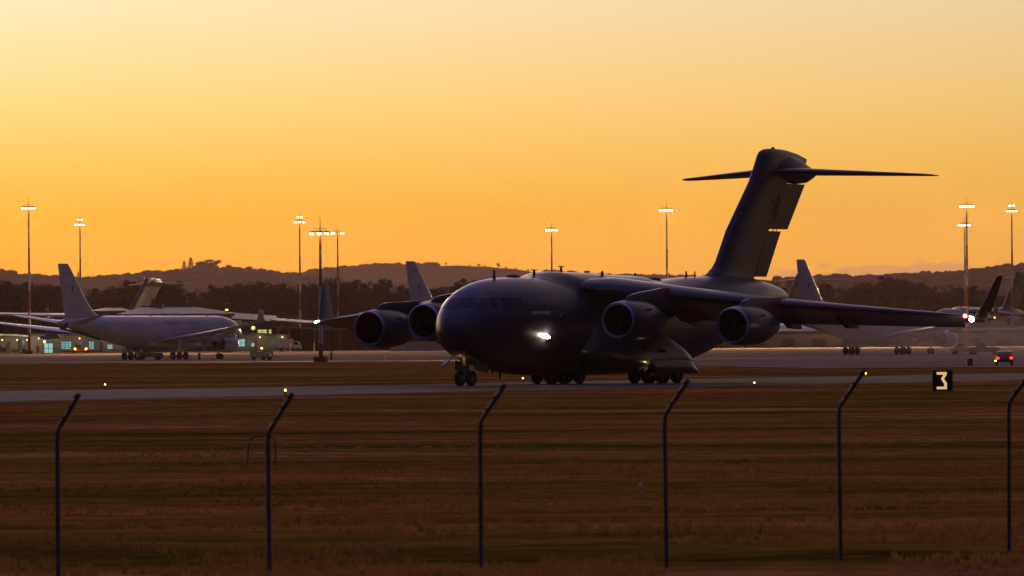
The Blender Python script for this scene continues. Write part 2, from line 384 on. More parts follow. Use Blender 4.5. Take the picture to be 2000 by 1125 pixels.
# ------------------------------------------------------------------ aircraft helpers
def se_ring(a, top, bot, w, n=48, e=.93, zc=None):
    zc = (top+bot)/2 if zc is None else zc; r = []
    for j in range(n):
        t = 2*math.pi*j/n; C, S = math.cos(t), math.sin(t)
        p = w*math.copysign(abs(C)**e, C); hh = (top-zc) if S > 0 else (zc-bot)
        r.append(L3(a, p, zc+hh*math.copysign(abs(S)**e, S)))
    return r
class Body:
    """fuselage given by stations (a, top, bottom, half width)"""
    def __init__(s, st): 
        s.A = np.array(st, float)
    def get(s, a): return [float(np.interp(a, s.A[:, 0], s.A[:, k])) for k in (1, 2, 3)]
    def dense(s, n=110):
        """resample the stations along a smooth curve (monotone cubic over arc length)"""
        A = s.A; d = np.sqrt((np.diff(A, axis=0)**2).sum(1)); u = np.concatenate([[0], np.cumsum(d**.75)]); t = np.linspace(0, u[-1], n); out = []
        for k in range(4):
            y = A[:, k]; h = np.diff(u); m = np.diff(y)/h; g = np.zeros(len(y)); g[0], g[-1] = m[0], m[-1]
            for i in range(1, len(y)-1):
                if m[i-1]*m[i] > 0: w1, w2 = 2*h[i]+h[i-1], h[i]+2*h[i-1]; g[i] = (w1+w2)/(w1/m[i-1]+w2/m[i])
            j = np.clip(np.searchsorted(u, t, side='right')-1, 0, len(h)-1); q = (t-u[j])/h[j]
            out.append((1+2*q)*(1-q)**2*y[j]+q*(1-q)**2*h[j]*g[j]+q*q*(3-2*q)*y[j+1]+q*q*(q-1)*h[j]*g[j+1])
        s.A = np.array(out).T
        return s
    def mesh(s): 
        return MB().loft([se_ring(a, t, b, w) for a, t, b, w in s.A])
    def halfw(s, a, z, e=.93):
        t, b, w = s.get(a); zc = (t+b)/2; S = min(1, abs((z-zc)/((t-b)/2)))
        si = S**(1/e); return w*max(0, 1-si*si)**(e/2)
    def a_at(s, p, z, a_lo, a_hi):
        for _ in range(40):
            m = (a_lo+a_hi)/2
            if s.halfw(m, z) < p: a_lo = m
            else: a_hi = m
        return (a_lo+a_hi)/2
    def patch_side(s, poly_a, z0, z1, side, off=.015, na=8, nz=6):
        """a patch lying on the side of the fuselage between stations and heights"""
        a0, a1 = poly_a; v = []; f = []
        for i in range(na+1):
            for j in range(nz+1):
                a = a0+(a1-a0)*i/na; z = z0+(z1-z0)*j/nz; v.append(L3(a, side*(s.halfw(a, z)+off), z))
        for i in range(na):
            for j in range(nz): f.append((i*(nz+1)+j, (i+1)*(nz+1)+j, (i+1)*(nz+1)+j+1, i*(nz+1)+j+1))
        return MB().add(v, f)
    def pane(s, pA, pB, zA, zB, side, slant=0.0, off=.02, n=6):
        """window pane on the nose between half widths pA..pB and heights zA..zB"""
        v = []; f = []
        for i in range(n+1):
            for j in range(n+1):
                z = zA+(zB-zA)*j/n; p = (pA+(pB-pA)*i/n)*(1-slant*j/n)
                a = s.a_at(p, z, s.A[0, 0], 12.0); d = s.halfw(a+.05, z)-s.halfw(a, z)
                v.append(L3(a-off, side*(p+off*.5), z+off*.4))
        for i in range(n):
            for j in range(n): f.append((i*(n+1)+j, (i+1)*(n+1)+j, (i+1)*(n+1)+j+1, i*(n+1)+j+1))
        return MB().add(v, f)
XF = [0, .012, .04, .09, .17, .28, .42, .56, .70, .82, .92, 1.0]
def naca(x): return 5*(.2969*math.sqrt(x)-.1260*x-.3516*x*x+.2843*x**3-.1036*x**4)
def airfoil(p, aL, zL, aT, zT, t, up=.58, droop=0.0, axis='z'):
    ch = aT-aL; U = []; Lw = []
    for x in XF:
        y = naca(x)*t*ch*2*.5+0.004*ch*(x)
        zc = zL+(zT-zL)*x + droop*ch*(-(max(0, x-.7)/.3)**2*.06+.02*math.sin(math.pi*min(1, x/.8)))
        U.append((aL+ch*x, zc+y*up*2*.5*2)); Lw.append((aL+ch*x, zc-y*(1-up)*2*.5*2))
    loop = U+Lw[::-1][:-1]
    return [L3(a, p, z) for a, z in loop]
def fin_ring(z, aL, aT, t, cut=1.0):
    ch = aT-aL; U = [(aL+ch*x*cut, naca(x*cut)*t*ch+0.003) for x in XF]
    return [L3(a, y, z) for a, y in U]+[L3(a, -y, z) for a, y in U[::-1][:-1]]
def wing(secs, side, name, m, root, **k):
    """secs: (p, aLE, zLE, aTE, zTE, thickness ratio)"""
    b = MB().loft([airfoil(p*side, aL, zL, aT, zT, t, **k) for p, aL, zL, aT, zT, t in secs])
    return b.build(name, m, root, smooth=40)

# ------------------------------------------------------------------ the taxiing four engined cargo jet
JST = [(-2.15,3.75,3.55,.08),(-2.05,4.05,3.2,.42),(-1.75,4.45,2.8,.95),(-1.15,5.0,2.36,1.5),(-.35,5.62,2.02,2.02),(.65,6.22,1.72,2.48),(1.8,6.68,1.45,2.85),(3.2,7.0,1.15,3.12),(5,7.16,.9,3.3),(7,7.22,.72,3.4),(10,7.22,.62,3.42),(14,7.2,.6,3.42),(20,7.05,.6,3.42),(24,7.0,.70,3.42),(28,7.12,1.02,3.38),(32,7.33,1.75,3.25),(36,7.44,2.72,2.95),(40,7.42,3.85,2.45),(43,7.15,4.6,1.95),(45.5,6.75,5.15,1.4),(46.9,6.4,5.45,.85),(47.6,6.1,5.7,.3)]
def fairing(b, a0, a1, zlow, ztop, plane, wid, mirror=1):
    pass
def nacelle(root, p, z, a0, s=1.0, toe=0.0):
    """long cowl turbofan: nacelle > inlet_lip, fan, spinner, exhaust_nozzle, strake"""
    o3 = L3(a0, p, z)
    outer = [(0.10, 1.16), (.35, 1.23), (.9, 1.30), (1.7, 1.33), (2.8, 1.31), (3.7, 1.23), (4.4, 1.10), (4.85, .98), (4.86, .93), (4.2, .90)]
    inner = [(1.9, 0.02), (1.85, .99), (1.2, .985), (.5, .995), (.12, 1.06)]
    n = MB().lathe([(t, r*s) for t, r in inner+outer], o3, n=48, close=False).build('nacelle', M_JET, root, 30)
    lip = [(.5, .975), (.22, 1.01), (.06, 1.07), (-.015, 1.12), (0.0, 1.15), (.06, 1.18), (.16, 1.205)]
    MB().lathe([(t, r*s) for t, r in lip], o3, n=56, close=True).build('inlet_lip', M_LIP, n, 60)
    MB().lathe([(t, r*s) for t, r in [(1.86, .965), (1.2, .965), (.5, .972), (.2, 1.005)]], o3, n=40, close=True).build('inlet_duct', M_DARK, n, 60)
    fb = MB()
    for k in range(30):
        t = 2*math.pi*k/30; c, q = math.cos(t), math.sin(t); c2, q2 = math.cos(t+.16), math.sin(t+.16)
        fb.add([L3(a0+1.45, p+.25*c, z+.25*q), L3(a0+1.62, p+.25*c2, z+.25*q2), L3(a0+1.66, p+.95*c2*s, z+.95*q2*s), L3(a0+1.40, p+.95*c*s, z+.95*q*s)], [(0, 1, 2, 3)])
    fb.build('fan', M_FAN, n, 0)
    MB().lathe([(1.0, .02), (1.1, .14), (1.3, .27), (1.5, .33)], o3, n=20).build('spinner', M_DARK, n, 60)
    MB().lathe([(4.2, .86), (4.9, .84), (5.5, .72), (6.1, .60), (6.12, .55), (5.5, .5)], o3, n=36).build('exhaust_nozzle', M_HOT, n, 50)
    MB().lathe([(5.6, .42), (6.3, .30), (6.75, .04)], o3, n=24).build('exhaust_cone', M_HOT, n, 50)
    for sd in (-1, 1):
        st = MB(); st.prism([(1.1, 0), (2.7, .02), (2.6, .26), (2.2, .24)], .03,
            lambda u, v, w: L3(a0+u, p+sd*(1.24*.86*s+v*.8), z+(.6*s+v*.55)+w)); st.build('strake', M_JET, n, 0)
    dr = MB().tube([L3(a0+2.0, p, z-1.30*s), L3(a0+2.1, p, z-1.46*s)], .05, 8); dr.build('drain_mast', M_DARK, n)
    return n
def wheel(root, p, a, z, r, w, name='wheel'):
    prof = [(-w/2*.6, r*.45), (-w/2, r*.62), (-w/2, r*.86), (-w/2*.72, r*.965), (-w/4, r), (w/4, r), (w/2*.72, r*.965), (w/2, r*.86), (w/2, r*.62), (w/2*.6, r*.45)]
    t = MB().lathe(prof, L3(a, p, z), 'y', 28).build(name, M_TYRE, root, 50)
    MB().lathe([(-w/2*.75, .05), (-w/2*.72, r*.3), (-w/2*.62, r*.47), (w/2*.62, r*.47), (w/2*.72, r*.3), (w/2*.75, .05)], L3(a, p, z), 'y', 20).build('rim', M_RIM, t, 40)
    return t
def text_mesh(txt, size):
    cu = bpy.data.curves.new('lettering', 'FONT'); cu.body = txt; cu.size = size; cu.resolution_u = 2
    o = bpy.data.objects.new('lettering', cu); COL.objects.link(o)
    dg = bpy.context.evaluated_depsgraph_get(); me = bpy.data.meshes.new_from_object(o.evaluated_get(dg))
    bpy.data.objects.remove(o); v = [tuple(q.co) for q in me.vertices]; f = [tuple(q.vertices) for q in me.polygons]
    bpy.data.meshes.remove(me); return v, f
def make_jet():
    root = empty('cargo_jet')
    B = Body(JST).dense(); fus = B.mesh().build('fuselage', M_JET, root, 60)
    # ---- windows
    zA, zB = 5.18, 5.80
    for sd in (-1, 1):
        for (pa, pb) in ((.06, .98), (1.06, 1.66), (1.74, 2.12)):
            B.pane(pa, pb, zA, zB, sd, .12).build('window', M_GLASS, fus, 40)
        B.patch_side((1.15, 2.05), zA+.05, zB, sd).build('window', M_GLASS, fus, 40)
        B.patch_side((2.2, 2.9), zA+.12, zB-.02, sd).build('window', M_GLASS, fus, 40)
        B.pane(1.0, 1.5, 6.05, 6.3, sd, .05).build('window', M_GLASS, fus, 40)
        # door outline, pale walkway panel and escape hatch marks
        B.patch_side((3.55, 5.75), 4.70, 4.90, sd).build('step_panel', M_PALE, fus, 0)
        B.patch_side((6.95, 7.15), 4.55, 4.72, sd).build('static_port', M_PALE, fus, 0)
        fr = MB()
        for (a0, a1, z0, z1) in ((3.9, 3.94, 2.2, 4.3), (5.3, 5.34, 2.2, 4.3), (3.9, 5.34, 4.28, 4.33)):
            q = B.patch_side((a0, a1), z0, z1, sd, .012, 6, 6); fr.add(q.v, q.f)
        fr.build('door_seam', M_MARK, fus, 0)
        # lettering along the side, reading nose to tail on the port side
        v, f = text_mesh('ROYAL AUSTRALIAN AIR FORCE', .52); w = max(q[0] for q in v); vv = []
        for x, y, z_ in v:
            a = (1.2+6.6*x/w) if sd > 0 else (7.8-6.6*x/w); z = 4.98+y*1.0; vv.append(L3(a, sd*(B.halfw(a, z)+.02), z))
        MB().add(vv, f).build('lettering', M_MARK, fus, 0)
    # ---- fairing wrapped over the back of the fuselage where the wing passes through
    v = []; f = []; NU, NT = 40, 44
    for i in range(NU+1):
        u = -1+2*i/NU; ph = math.pi/2-u*R(74)
        for j in range(NT+1):
            t = j/NT; a0 = 8.2+5.6*abs(u)**1.6; a1 = 27.0-1.5*abs(u); a = a0+(a1-a0)*t
            k = min(1, t/.16); k = k*k*(3-2*k); kb = min(1, (1-t)/.22); k *= kb*kb*(3-2*kb)
            T_, B_, w = B.get(a); zc = (T_+B_)/2; C, S = math.cos(ph), math.sin(ph)
            off = .02+.34*k+.10*k*math.sin(abs(u)*math.pi)
            v.append(L3(a, (w+off)*math.copysign(abs(C)**.93, C), zc+((T_-B_)/2+off)*S**.93))
    for i in range(NU):
        for j in range(NT): f.append((i*(NT+1)+j, i*(NT+1)+j+1, (i+1)*(NT+1)+j+1, (i+1)*(NT+1)+j))
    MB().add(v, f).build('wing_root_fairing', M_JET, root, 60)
    # ---- wings
    secs = [(0.0, 11.0, 6.5, 24.5, 6.1, .055), (1.6, 11.2, 6.5, 24.3, 6.0, .07), (2.8, 11.6, 6.45, 24.1, 5.7, .10), (3.7, 12.2, 6.36, 24.0, 5.25, .125), (4.6, 13.0, 6.28, 24.1, 5.02, .13),
            (7.3, 14.55, 6.02, 24.3, 4.75, .125), (12.9, 17.6, 5.40, 25.0, 4.42, .12), (18.5, 20.75, 4.93, 26.0, 4.12, .11), (23.8, 23.55, 4.52, 26.9, 3.86, .10), (24.0, 23.65, 4.50, 26.2, 4.15, .10), (25.3, 24.5, 4.42, 26.9, 4.12, .09)]
    for sd in (1, -1):
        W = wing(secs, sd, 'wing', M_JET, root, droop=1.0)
        # leading edge slat seam lines and flap fairings
        for p, ln, dp in ((5.3, 4.6, 1.15), (9.2, 3.6, .85), (12.2, 3.2, .85), (16.2, 2.9, .62)):
            aT = float(np.interp(p, [4.6, 12.9, 18.5], [24.1, 25.0, 26.0])); zT = float(np.interp(p, [4.6, 12.9, 18.5], [5.02, 4.42, 4.12]))
            poly = [(aT-ln, zT+.30), (aT-ln+.5, zT-.15), (aT-ln+1.3, zT-.15-dp*.45), (aT-1.4, zT-.1-dp*.8), (aT-.2, zT-dp), (aT+.35, zT-dp-.02), (aT-.05, zT-.05), (aT-.4, zT+.1)]
            MB().prism(poly, .42, lambda u, v, w: L3(u, sd*p+w, v)).build('flap_fairing', M_JET, W, 40, bevel=.08)
        # winglet: swept and canted
        rings = []
        for t, (p, aL, aT, z) in enumerate([(25.2, 24.5, 27.0, 4.25), (25.4, 24.75, 27.2, 4.42), (25.6, 25.2, 27.3, 4.85), (25.9, 26.0, 27.5, 5.9), (26.2, 26.7, 27.7, 7.02), (26.25, 26.9, 27.7, 7.10)]):
            ch = aT-aL; U = [(aL+ch*x, naca(x)*.09*ch) for x in XF]
            rings.append([L3(a, sd*(p+y), z) for a, y in U]+[L3(a, sd*(p-y), z) for a, y in U[::-1][:-1]])
        MB().loft(rings).build('winglet', M_JET, W, 40)
        # static wicks / tip light housing
        MB().tube([L3(26.8, sd*25.4, 4.2), L3(27.9, sd*25.45, 4.25)], [.09, .04], 8).build('wing_tip_pod', M_JET, W)
        # engines, pylons
        for p, z, a0, pa in ((7.35, 4.28, 7.55, 15.85), (13.8, 3.86, 11.5, 19.6)):
            nacelle(root, sd*p, z, a0)
            zt = z+1.28
            zw = float(np.interp(p, [4.6, 7.3, 12.9, 18.5], [6.28, 6.02, 5.4, 4.93]))
            poly = [(a0+1.0, zt-.35), (a0+1.25, zt+.10), (a0+1.7, zt+.36), (a0+2.5, zt+.50), (pa-1.8, zw+.42), (pa, zw+.40), (pa+1.2, zw-.1), (pa+.6, zw-.75), (pa-1.0, zt-.55), (a0+5.6, zt-.75), (a0+3.4, zt-.4)]
            MB().prism(poly, .46, lambda u, v, w: L3(u, sd*p+w, v)).build('pylon', M_JET, root, 40, bevel=.14)
        # main gear fairing: end slopes forward going up
        rows = [(4.75, 3.10, .2), (4.3, 3.42, .6), (3.7, 3.9, 1), (3.0, 4.45, 1), (2.3, 4.95, 1), (1.7, 5.15, 1), (1.35, 5.1, 1), (1.05, 4.75, 1), (.85, 4.1, .9), (.75, 3.0, .5), (.72, 2.0, .2)]
        rings = []; NT = 30
        for i in range(NT+1):
            t = i/NT; ring = []
            kf = math.sqrt(max(0, 1-(1-min(1, t/.35))**2)); kb = math.sqrt(max(0, 1-(1-min(1, (1-t)/.16))**2)); k = min(kf, kb)
            for z, p, q in rows:
                a_end = 24.6-1.1*max(0, z-1.5)**1.6; a0 = 10.5+.4*abs(z-2); a = a0+(a_end-a0)*t
                bw = 2.85
                ring.append(L3(a, sd*(bw+(p-bw)*k) if p > bw else sd*p, z*(k*.9+.1)+2.2*(1-(k*.9+.1)) if z < 2.2 else z))
            ring.append(L3(a, sd*1.5, 2.0)); rings.append(ring)
        SP = MB().loft(rings).build('gear_fairing', M_JET, root, 50)
        # big bulged gear door hanging under the fairing
        v = []; f = []; nA, nZ = 14, 6
        for i in range(nA+1):
            for j in range(nZ+1):
                t = i/nA; u = j/nZ; a = 16.7+7.2*t
                ztop = 1.58-.22*max(0, (t-.55)/.45)**2-.50*max(0, (t-.75)/.25)**2
                zbot = .70-.10*t; z = zbot+(max(ztop, zbot+.02)-zbot)*u
                bul = 5.28+.16*math.sin(math.pi*u)-.6*max(0, t-.82)/.18*.5
                v.append(L3(a, sd*bul, z))
        for i in range(nA):
            for j in range(nZ): f.append((i*(nZ+1)+j, (i+1)*(nZ+1)+j, (i+1)*(nZ+1)+j+1, i*(nZ+1)+j+1))
        dv = [(x, y-sd*.12, z) for x, y, z in v]; m_ = len(v)
        MB().add(v+dv, f+[tuple(k+m_ for k in q)[::-1] for q in f]).build('gear_door', M_JET, SP, 40)
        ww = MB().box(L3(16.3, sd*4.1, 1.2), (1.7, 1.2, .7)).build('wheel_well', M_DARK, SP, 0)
        for k in range(7): MB().tube([L3(15.6+.2*k, sd*(4.75+.05*(k % 3)), .85+.09*(k % 4)), L3(15.75+.22*k, sd*4.8, 1.15+.1*(k % 3)), L3(15.5+.24*k, sd*4.78, 1.5)], .03+.012*(k % 3), 6).build('hydraulic_line', M_WELL, ww)
        # intakes and lamps on the fairing flank
        for a, z in ((15.6, 2.35), (18.1, 2.2)):
            MB().prism([(0, 0), (1.4, -.12), (1.0, .05), (.2, .16)], .10, lambda u, v_, w: L3(a+u, sd*(5.02-.02*u)+w, z+v_)).build('scoop', M_DARK, SP, 0, bevel=.02)
        # main wheels: two rows of three
        for a in (18.9, 21.3):
            for p in (2.75, 3.75, 4.75):
                wheel(root, sd*p, a, .61, .61, .46, 'main_wheel')
            MB().tube([L3(a, sd*2.6, .61), L3(a, sd*4.9, .61)], .10).build('axle', M_STRUT, root)
            MB().tube([L3(a, sd*4.2, .61), L3(a, sd*4.0, 1.8)], .2).build('gear_strut', M_STRUT, root)
    # ---- tail
    fo = [(-.2, 36.0), (0, 0)]
    fin = []
    for z, aL, aT in ((6.6, 34.0, 45.0), (7.35, 34.9, 45.05), (7.6, 35.7, 45.1), (8.0, 36.5, 45.4), (8.5, 37.1, 45.75), (10.7, 38.8, 47.45), (14.2, 42.5, 50.6), (15.2, 43.25, 51.6), (16.0, 43.8, 51.9), (16.35, 44.1, 50.2), (16.55, 44.7, 48.6), (16.62, 45.3, 47.6)):
        fin.append(fin_ring(z, aL, aT, .12, 1-2.62/(aT-aL) if z < 14.3 else 1.0))
    FN = MB().loft(fin).build('tail_fin', M_JET, root, 40)
    # rudder in two sections, the upper one wider
    def rud(z0, z1, ext, hinge=-2.62):
        r = []
        for z in np.linspace(z0, z1, 4):
            aT = float(np.interp(z, [7.3, 10.7, 14.2], [44.95, 47.45, 50.6]))+ext; aH = float(np.interp(z, [7.3, 10.7, 14.2], [45.05, 47.45, 50.6]))+hinge
            aL_ = float(np.interp(z, [7.6, 8.5, 10.7, 14.2], [35.7, 37.1, 38.8, 42.5])); c_ = aT-ext-aL_; yh_ = naca(1-2.62/c_)*.12*c_+.003; r.append([L3(aH, yh_, z), L3(aH+.7, yh_*.86, z), L3(aT, .03, z), L3(aT, -.03, z), L3(aH+.7, -yh_*.86, z), L3(aH, -yh_, z)])
        return MB().loft(r)
    rud(7.42, 10.70, 0.0).build('rudder', M_JET, FN, 30)
    rud(10.86, 14.15, .95).build('rudder', M_JET, FN, 30)
    hs_ = MB().add([L3(a, .36-.012*(z-8.5), z) for a, z in ((44.55, 9.6), (46.15, 11.3), (46.25, 11.3), (44.65, 9.6))], [(0, 1, 2, 3)])
    # bullet fairing where the tailplane meets the fin
    bs = [(45.0, 15.3, 14.9, .1), (45.6, 15.75, 14.5, .42), (46.6, 16.1, 14.3, .62), (48.2, 16.3, 14.2, .74), (50.0, 16.05, 14.15, .72), (51.5, 15.6, 14.25, .6), (52.6, 15.3, 14.6, .42), (53.1, 15.15, 14.85, .22)]
    MB().loft([se_ring(a, t, b, w, 24, 1.0) for a, t, b, w in bs]).build('bullet_fairing', M_JET, FN, 60)
    MB().loft([se_ring(a, t, b, w, 12, 1) for a, t, b, w in ((46.0, 16.66, 16.5, .05), (46.3, 16.78, 16.5, .1), (46.6, 16.66, 16.5, .05))]).build('beacon', M_DARK, FN, 40)
    # fin emblem: a dark leaping horse shape drawn upright on the fin
    em = MB()
    def blob(pts, r):
        for i in range(len(pts)-1):
            (a0, z0), (a1, z1) = pts[i], pts[i+1]; d = math.hypot(a1-a0, z1-z0) or 1; nx_, nz_ = -(z1-z0)/d, (a1-a0)/d; r0, r1 = r[i], r[i+1]
            em.add([(-(a0+nx_*r0), 0, z0+nz_*r0), (-(a1+nx_*r1), 0, z1+nz_*r1), (-(a1-nx_*r1), 0, z1-nz_*r1), (-(a0-nx_*r0), 0, z0-nz_*r0)], [(0, 1, 2, 3)])
    blob([(46.30, 13.35), (46.42, 13.0), (46.35, 12.65), (46.05, 12.2), (46.0, 11.75), (46.05, 11.3)], [.10, .22, .24, .30, .24, .2])
    blob([(46.0, 12.5), (45.5, 12.25), (45.1, 11.9)], [.16, .12, .05]); blob([(45.15, 12.9), (45.5, 12.75), (45.9, 12.6)], [.05, .08, .1])
    blob([(45.95, 11.35), (45.9, 11.0), (45.5, 10.6)], [.16, .09, .04]); blob([(46.15, 11.3), (46.45, 10.7), (46.5, 10.2)], [.14, .09, .04])
    blob([(46.75, 12.45), (47.0, 12.0), (47.25, 11.3)], [.05, .17, .04])
    def fin_y(a, z):
        aL_ = float(np.interp(z, [7.6, 8.5, 10.7, 14.2], [35.7, 37.1, 38.8, 42.5])); aT_ = float(np.interp(z, [7.3, 10.7, 14.2], [45.05, 47.45, 50.6])); x_ = min(1, max(0.001, (a-aL_)/(aT_-aL_))); return naca(x_)*.12*(aT_-aL_)+.02
    hs_.v = [L3(-x, fin_y(-x, z)+.02, z) for x, y, z in hs_.v]; hs_.build('hinge_strip', M_PALE, FN, 0)
    E_ = em; vv = [(x, fin_y(-x, z), z) for x, y, z in E_.v]; MB().add(vv, E_.f).build('emblem', M_MARK, FN, 0)
    for sd in (1, -1):
        ts = [(0.3, 45.9, 15.0, 51.4, 14.86, .10), (1.5, 46.6, 15.0, 51.6, 14.84, .10), (5.5, 48.9, 14.86, 52.2, 14.72, .10), (9.6, 51.1, 14.70, 52.8, 14.62, .09), (9.95, 51.5, 14.68, 52.9, 14.62, .08), (10.1, 52.2, 14.66, 52.95, 14.62, .06)]
        wing(ts, sd, 'tailplane', M_JET, root)
    # ---- nose gear
    NG = MB().tube([L3(-.1, 0, 2.0), L3(0, 0, .55)], [.16, .10], 12).build('nose_gear', M_STRUT, root)
    for sd in (1, -1): wheel(NG, sd*.42, 0, .52, .52, .36)
    MB().tube([L3(0, -.45, .52), L3(0, .45, .52)], .07).build('axle', M_STRUT, NG)
    MB().tube([L3(-1.0, .2, 1.75), L3(-.05, 0, .95)], .06).build('drag_brace', M_STRUT, NG)
    MB().box(L3(-.15, 0, 1.25), (.3, .55, .2)).build('steering_block', M_STEEL, NG, 0)
    MB().box(L3(-1.55, -.55, 1.62), (.95, .7, .06), Matrix.Rotation(R(28), 3, 'Y') @ Matrix.Rotation(R(25), 3, 'X')).build('gear_door', M_JET, root, 0, bevel=.02)
    MB().tube([L3(-1.2, -.3, 1.95), L3(-1.5, -.5, 1.66)], .04).build('door_link', M_STEEL, root)
    for sd in (1, -1):
        MB().box(L3(.85, sd*.72, 1.26), (1.9, .05, .62), Matrix.Rotation(R(-9), 3, 'Y')).build('gear_door', M_JET, root, 0, bevel=.02)
    MB().box(L3(-.1, 0, 1.98), (2.2, 1.1, .25), Matrix.Rotation(R(-14), 3, 'Y')).build('gear_well', M_WELL, root, 0)
    # ---- aerials and fittings along the back and belly
    def blade(a, h, w=.3, p=0.0, z=None, m=M_JET, bar=0):
        zt = B.get(a)[0]-.05 if z is None else z
        o = MB().prism([(a, zt), (a+w, zt), (a+w*.75, zt+h), (a+w*.25, zt+h)], .08, lambda u, v, t: L3(u, p+t, v))
        if bar: o.box(L3(a+w/2, p, zt+h), (.75, .1, .06))
        return o.build('aerial', m, root, 0)
    blade(3.9, .62); blade(9.5, .55, .35, z=7.15, bar=1); blade(13.4, .5, .3, z=7.45, bar=1); blade(17.2, .5, .3, 0, z=7.15, bar=1); blade(24.3, .62, .35); blade(32.2, .45, .2); blade(33.6, .4, .1)
    blade(16.5, .45, .35, p=1.5, z=7.2)
    for a, w, h in ((6.6, 1.7, .16), (10.6, 1.4, .16), (17.5, 2.2, .2), (27.3, 1.7, .2)):
        zt = max(B.get(a)[0], 7.36 if 9.8 < a < 15 else 0)
        MB().loft([se_ring(a-w/2+w*t, zt+h*math.sin(math.pi*t)+.02, zt-.3, .5*math.sin(math.pi*t)+.05, 16, 1) for t in np.linspace(0, 1, 9)]).build('antenna_dome', M_MARK, root, 60)
    for a, h in ((3.6, .3), (4.6, .5)): 
        zb = B.get(a)[1]; MB().prism([(a, zb+.1), (a+.25, zb+.1), (a+.2, zb-h), (a+.08, zb-h)], .06, lambda u, v, t: L3(u, t, v)).build('aerial', M_DARK, root, 0)
    MB().prism([(13.2, .62), (15.6, .62), (16.0, .25), (15.0, .45)], .3, lambda u, v, t: L3(u, t, v)).build('belly_scoop', M_DARK, root, 0)
    # ---- lights
    aL_, zL_ = 5.35, 3.22; pL = B.halfw(aL_, zL_)
    hs = MB().box(L3(aL_+.1, pL+.02, zL_), (.62, .12, .46)).build('lamp_housing', M_JET, fus, 0, bevel=.05)
    for dx, dz, r in ((-.40, .03, .13), (-.22, -.02, .10)):
        MB().lathe([(-.04, .02), (-.04, r), (.06, r)], L3(aL_+dx, pL+.20+dx*.1, zL_+dz), 'x', 16).build('landing_light', M_WHITE, hs, 0)
    return root, B
jet, JB = make_jet()
tag(jet, 'large dark grey four engined cargo jet with T tail taxiing from right to left', 'airplane')
HEAD = math.atan2(-math.cos(TH), -math.sin(TH))
copies = []
def place(o, loc, rz): o.location = loc; o.rotation_euler = (0, 0, rz)
# parked ones copied before the lit lamps are added
for px_, D_, zz, th_, lab in ((283, 1700, 3.6, 30, 'parked grey cargo jet whose T tail rises behind the hangar roof at the left'),
                          (1556, 1680, 3.2, 30, 'parked cargo jet whose T tail pokes up behind the right hand pale tail fin'),
                          (1985, 1640, 3.0, 30, 'parked cargo jet cut off by the right edge of the photo')):
    c = copy_tree(jet); th = R(th_); fwd = Vector((-math.sin(th), -math.cos(th), 0))
    tail = at(px_, D_, 0); nose = tail+fwd*44.0                     # px_ is where the fin root stands
    place(c, (nose.x, nose.y, zz), math.atan2(fwd.y, fwd.x)); tag(c, lab, 'airplane', 'cargo jets parked on the far apron')
    for q in kids(c):
        for w_ in kids(q):
            if w_.name.startswith('lamp_housing'):
                for l_ in kids(w_): bpy.data.objects.remove(l_)
# lit lamps of the taxiing jet
W0 = [o for o in kids(jet) if o.name.startswith('wing')]
wP, wS = W0[0], W0[1]
def ball(name, c, r, m, parent):
    rings = []; 
    return MB().lathe([(r*math.sin(t), max(.002, r*math.cos(t))) for t in np.linspace(-math.pi/2, math.pi/2, 9)], c, 'z', 14).build(name, m, parent, 60)
ball('navigation_light', L3(24.15, 25.0, 4.42), .13, M_RED, wP)
ball('strobe_light', L3(24.45, 25.35, 4.18), .16, M_WHITE, wP)
ball('tail_light', L3(28.0, 25.45, 4.3), .05, M_EDGE, wP)
MB().tube([L3(24.0+.28*(1-math.cos(t)), -(25.0+.34*math.sin(t)), 4.44-.12*math.sin(t*.5)) for t in np.linspace(-.4, 1.9, 9)], .05, 8).build('navigation_light', M_CYAN, wS)
ball('well_lamp', L3(15.7, 4.95, 1.65), .05, M_EDGE, [o for o in kids(jet) if o.name.startswith('gear_fairing')][0])
def lamp(name, typ, loc, e, col, parent=None, size=.2, **k):
    d = bpy.data.lights.new(name, typ); d.energy = e; d.color = col; o = bpy.data.objects.new(name, d); COL.objects.link(o); o.location = loc
    if typ in ('POINT', 'SPOT'): d.shadow_soft_size = size
    for a, b in k.items(): setattr(d, a, b)
    if parent: o.parent = parent
    return o
lamp('landing_lamp', 'POINT', L3(4.95, 3.72, 3.3), 2.2, (1, .80, .5), jet, .08)
lamp('wheel_well_lamp', 'POINT', L3(16.3, 5.3, 1.35), 5, (1, .72, .25), jet, .05)
lamp('nose_well_lamp', 'POINT', L3(-.6, -.1, 1.75), 1.6, (1, .62, .2), jet, .05)
lamp('tip_lamp', 'POINT', L3(24.2, 25.3, 4.0), 30, (1, .7, .6), jet, .08)
place(jet, JET0, HEAD)

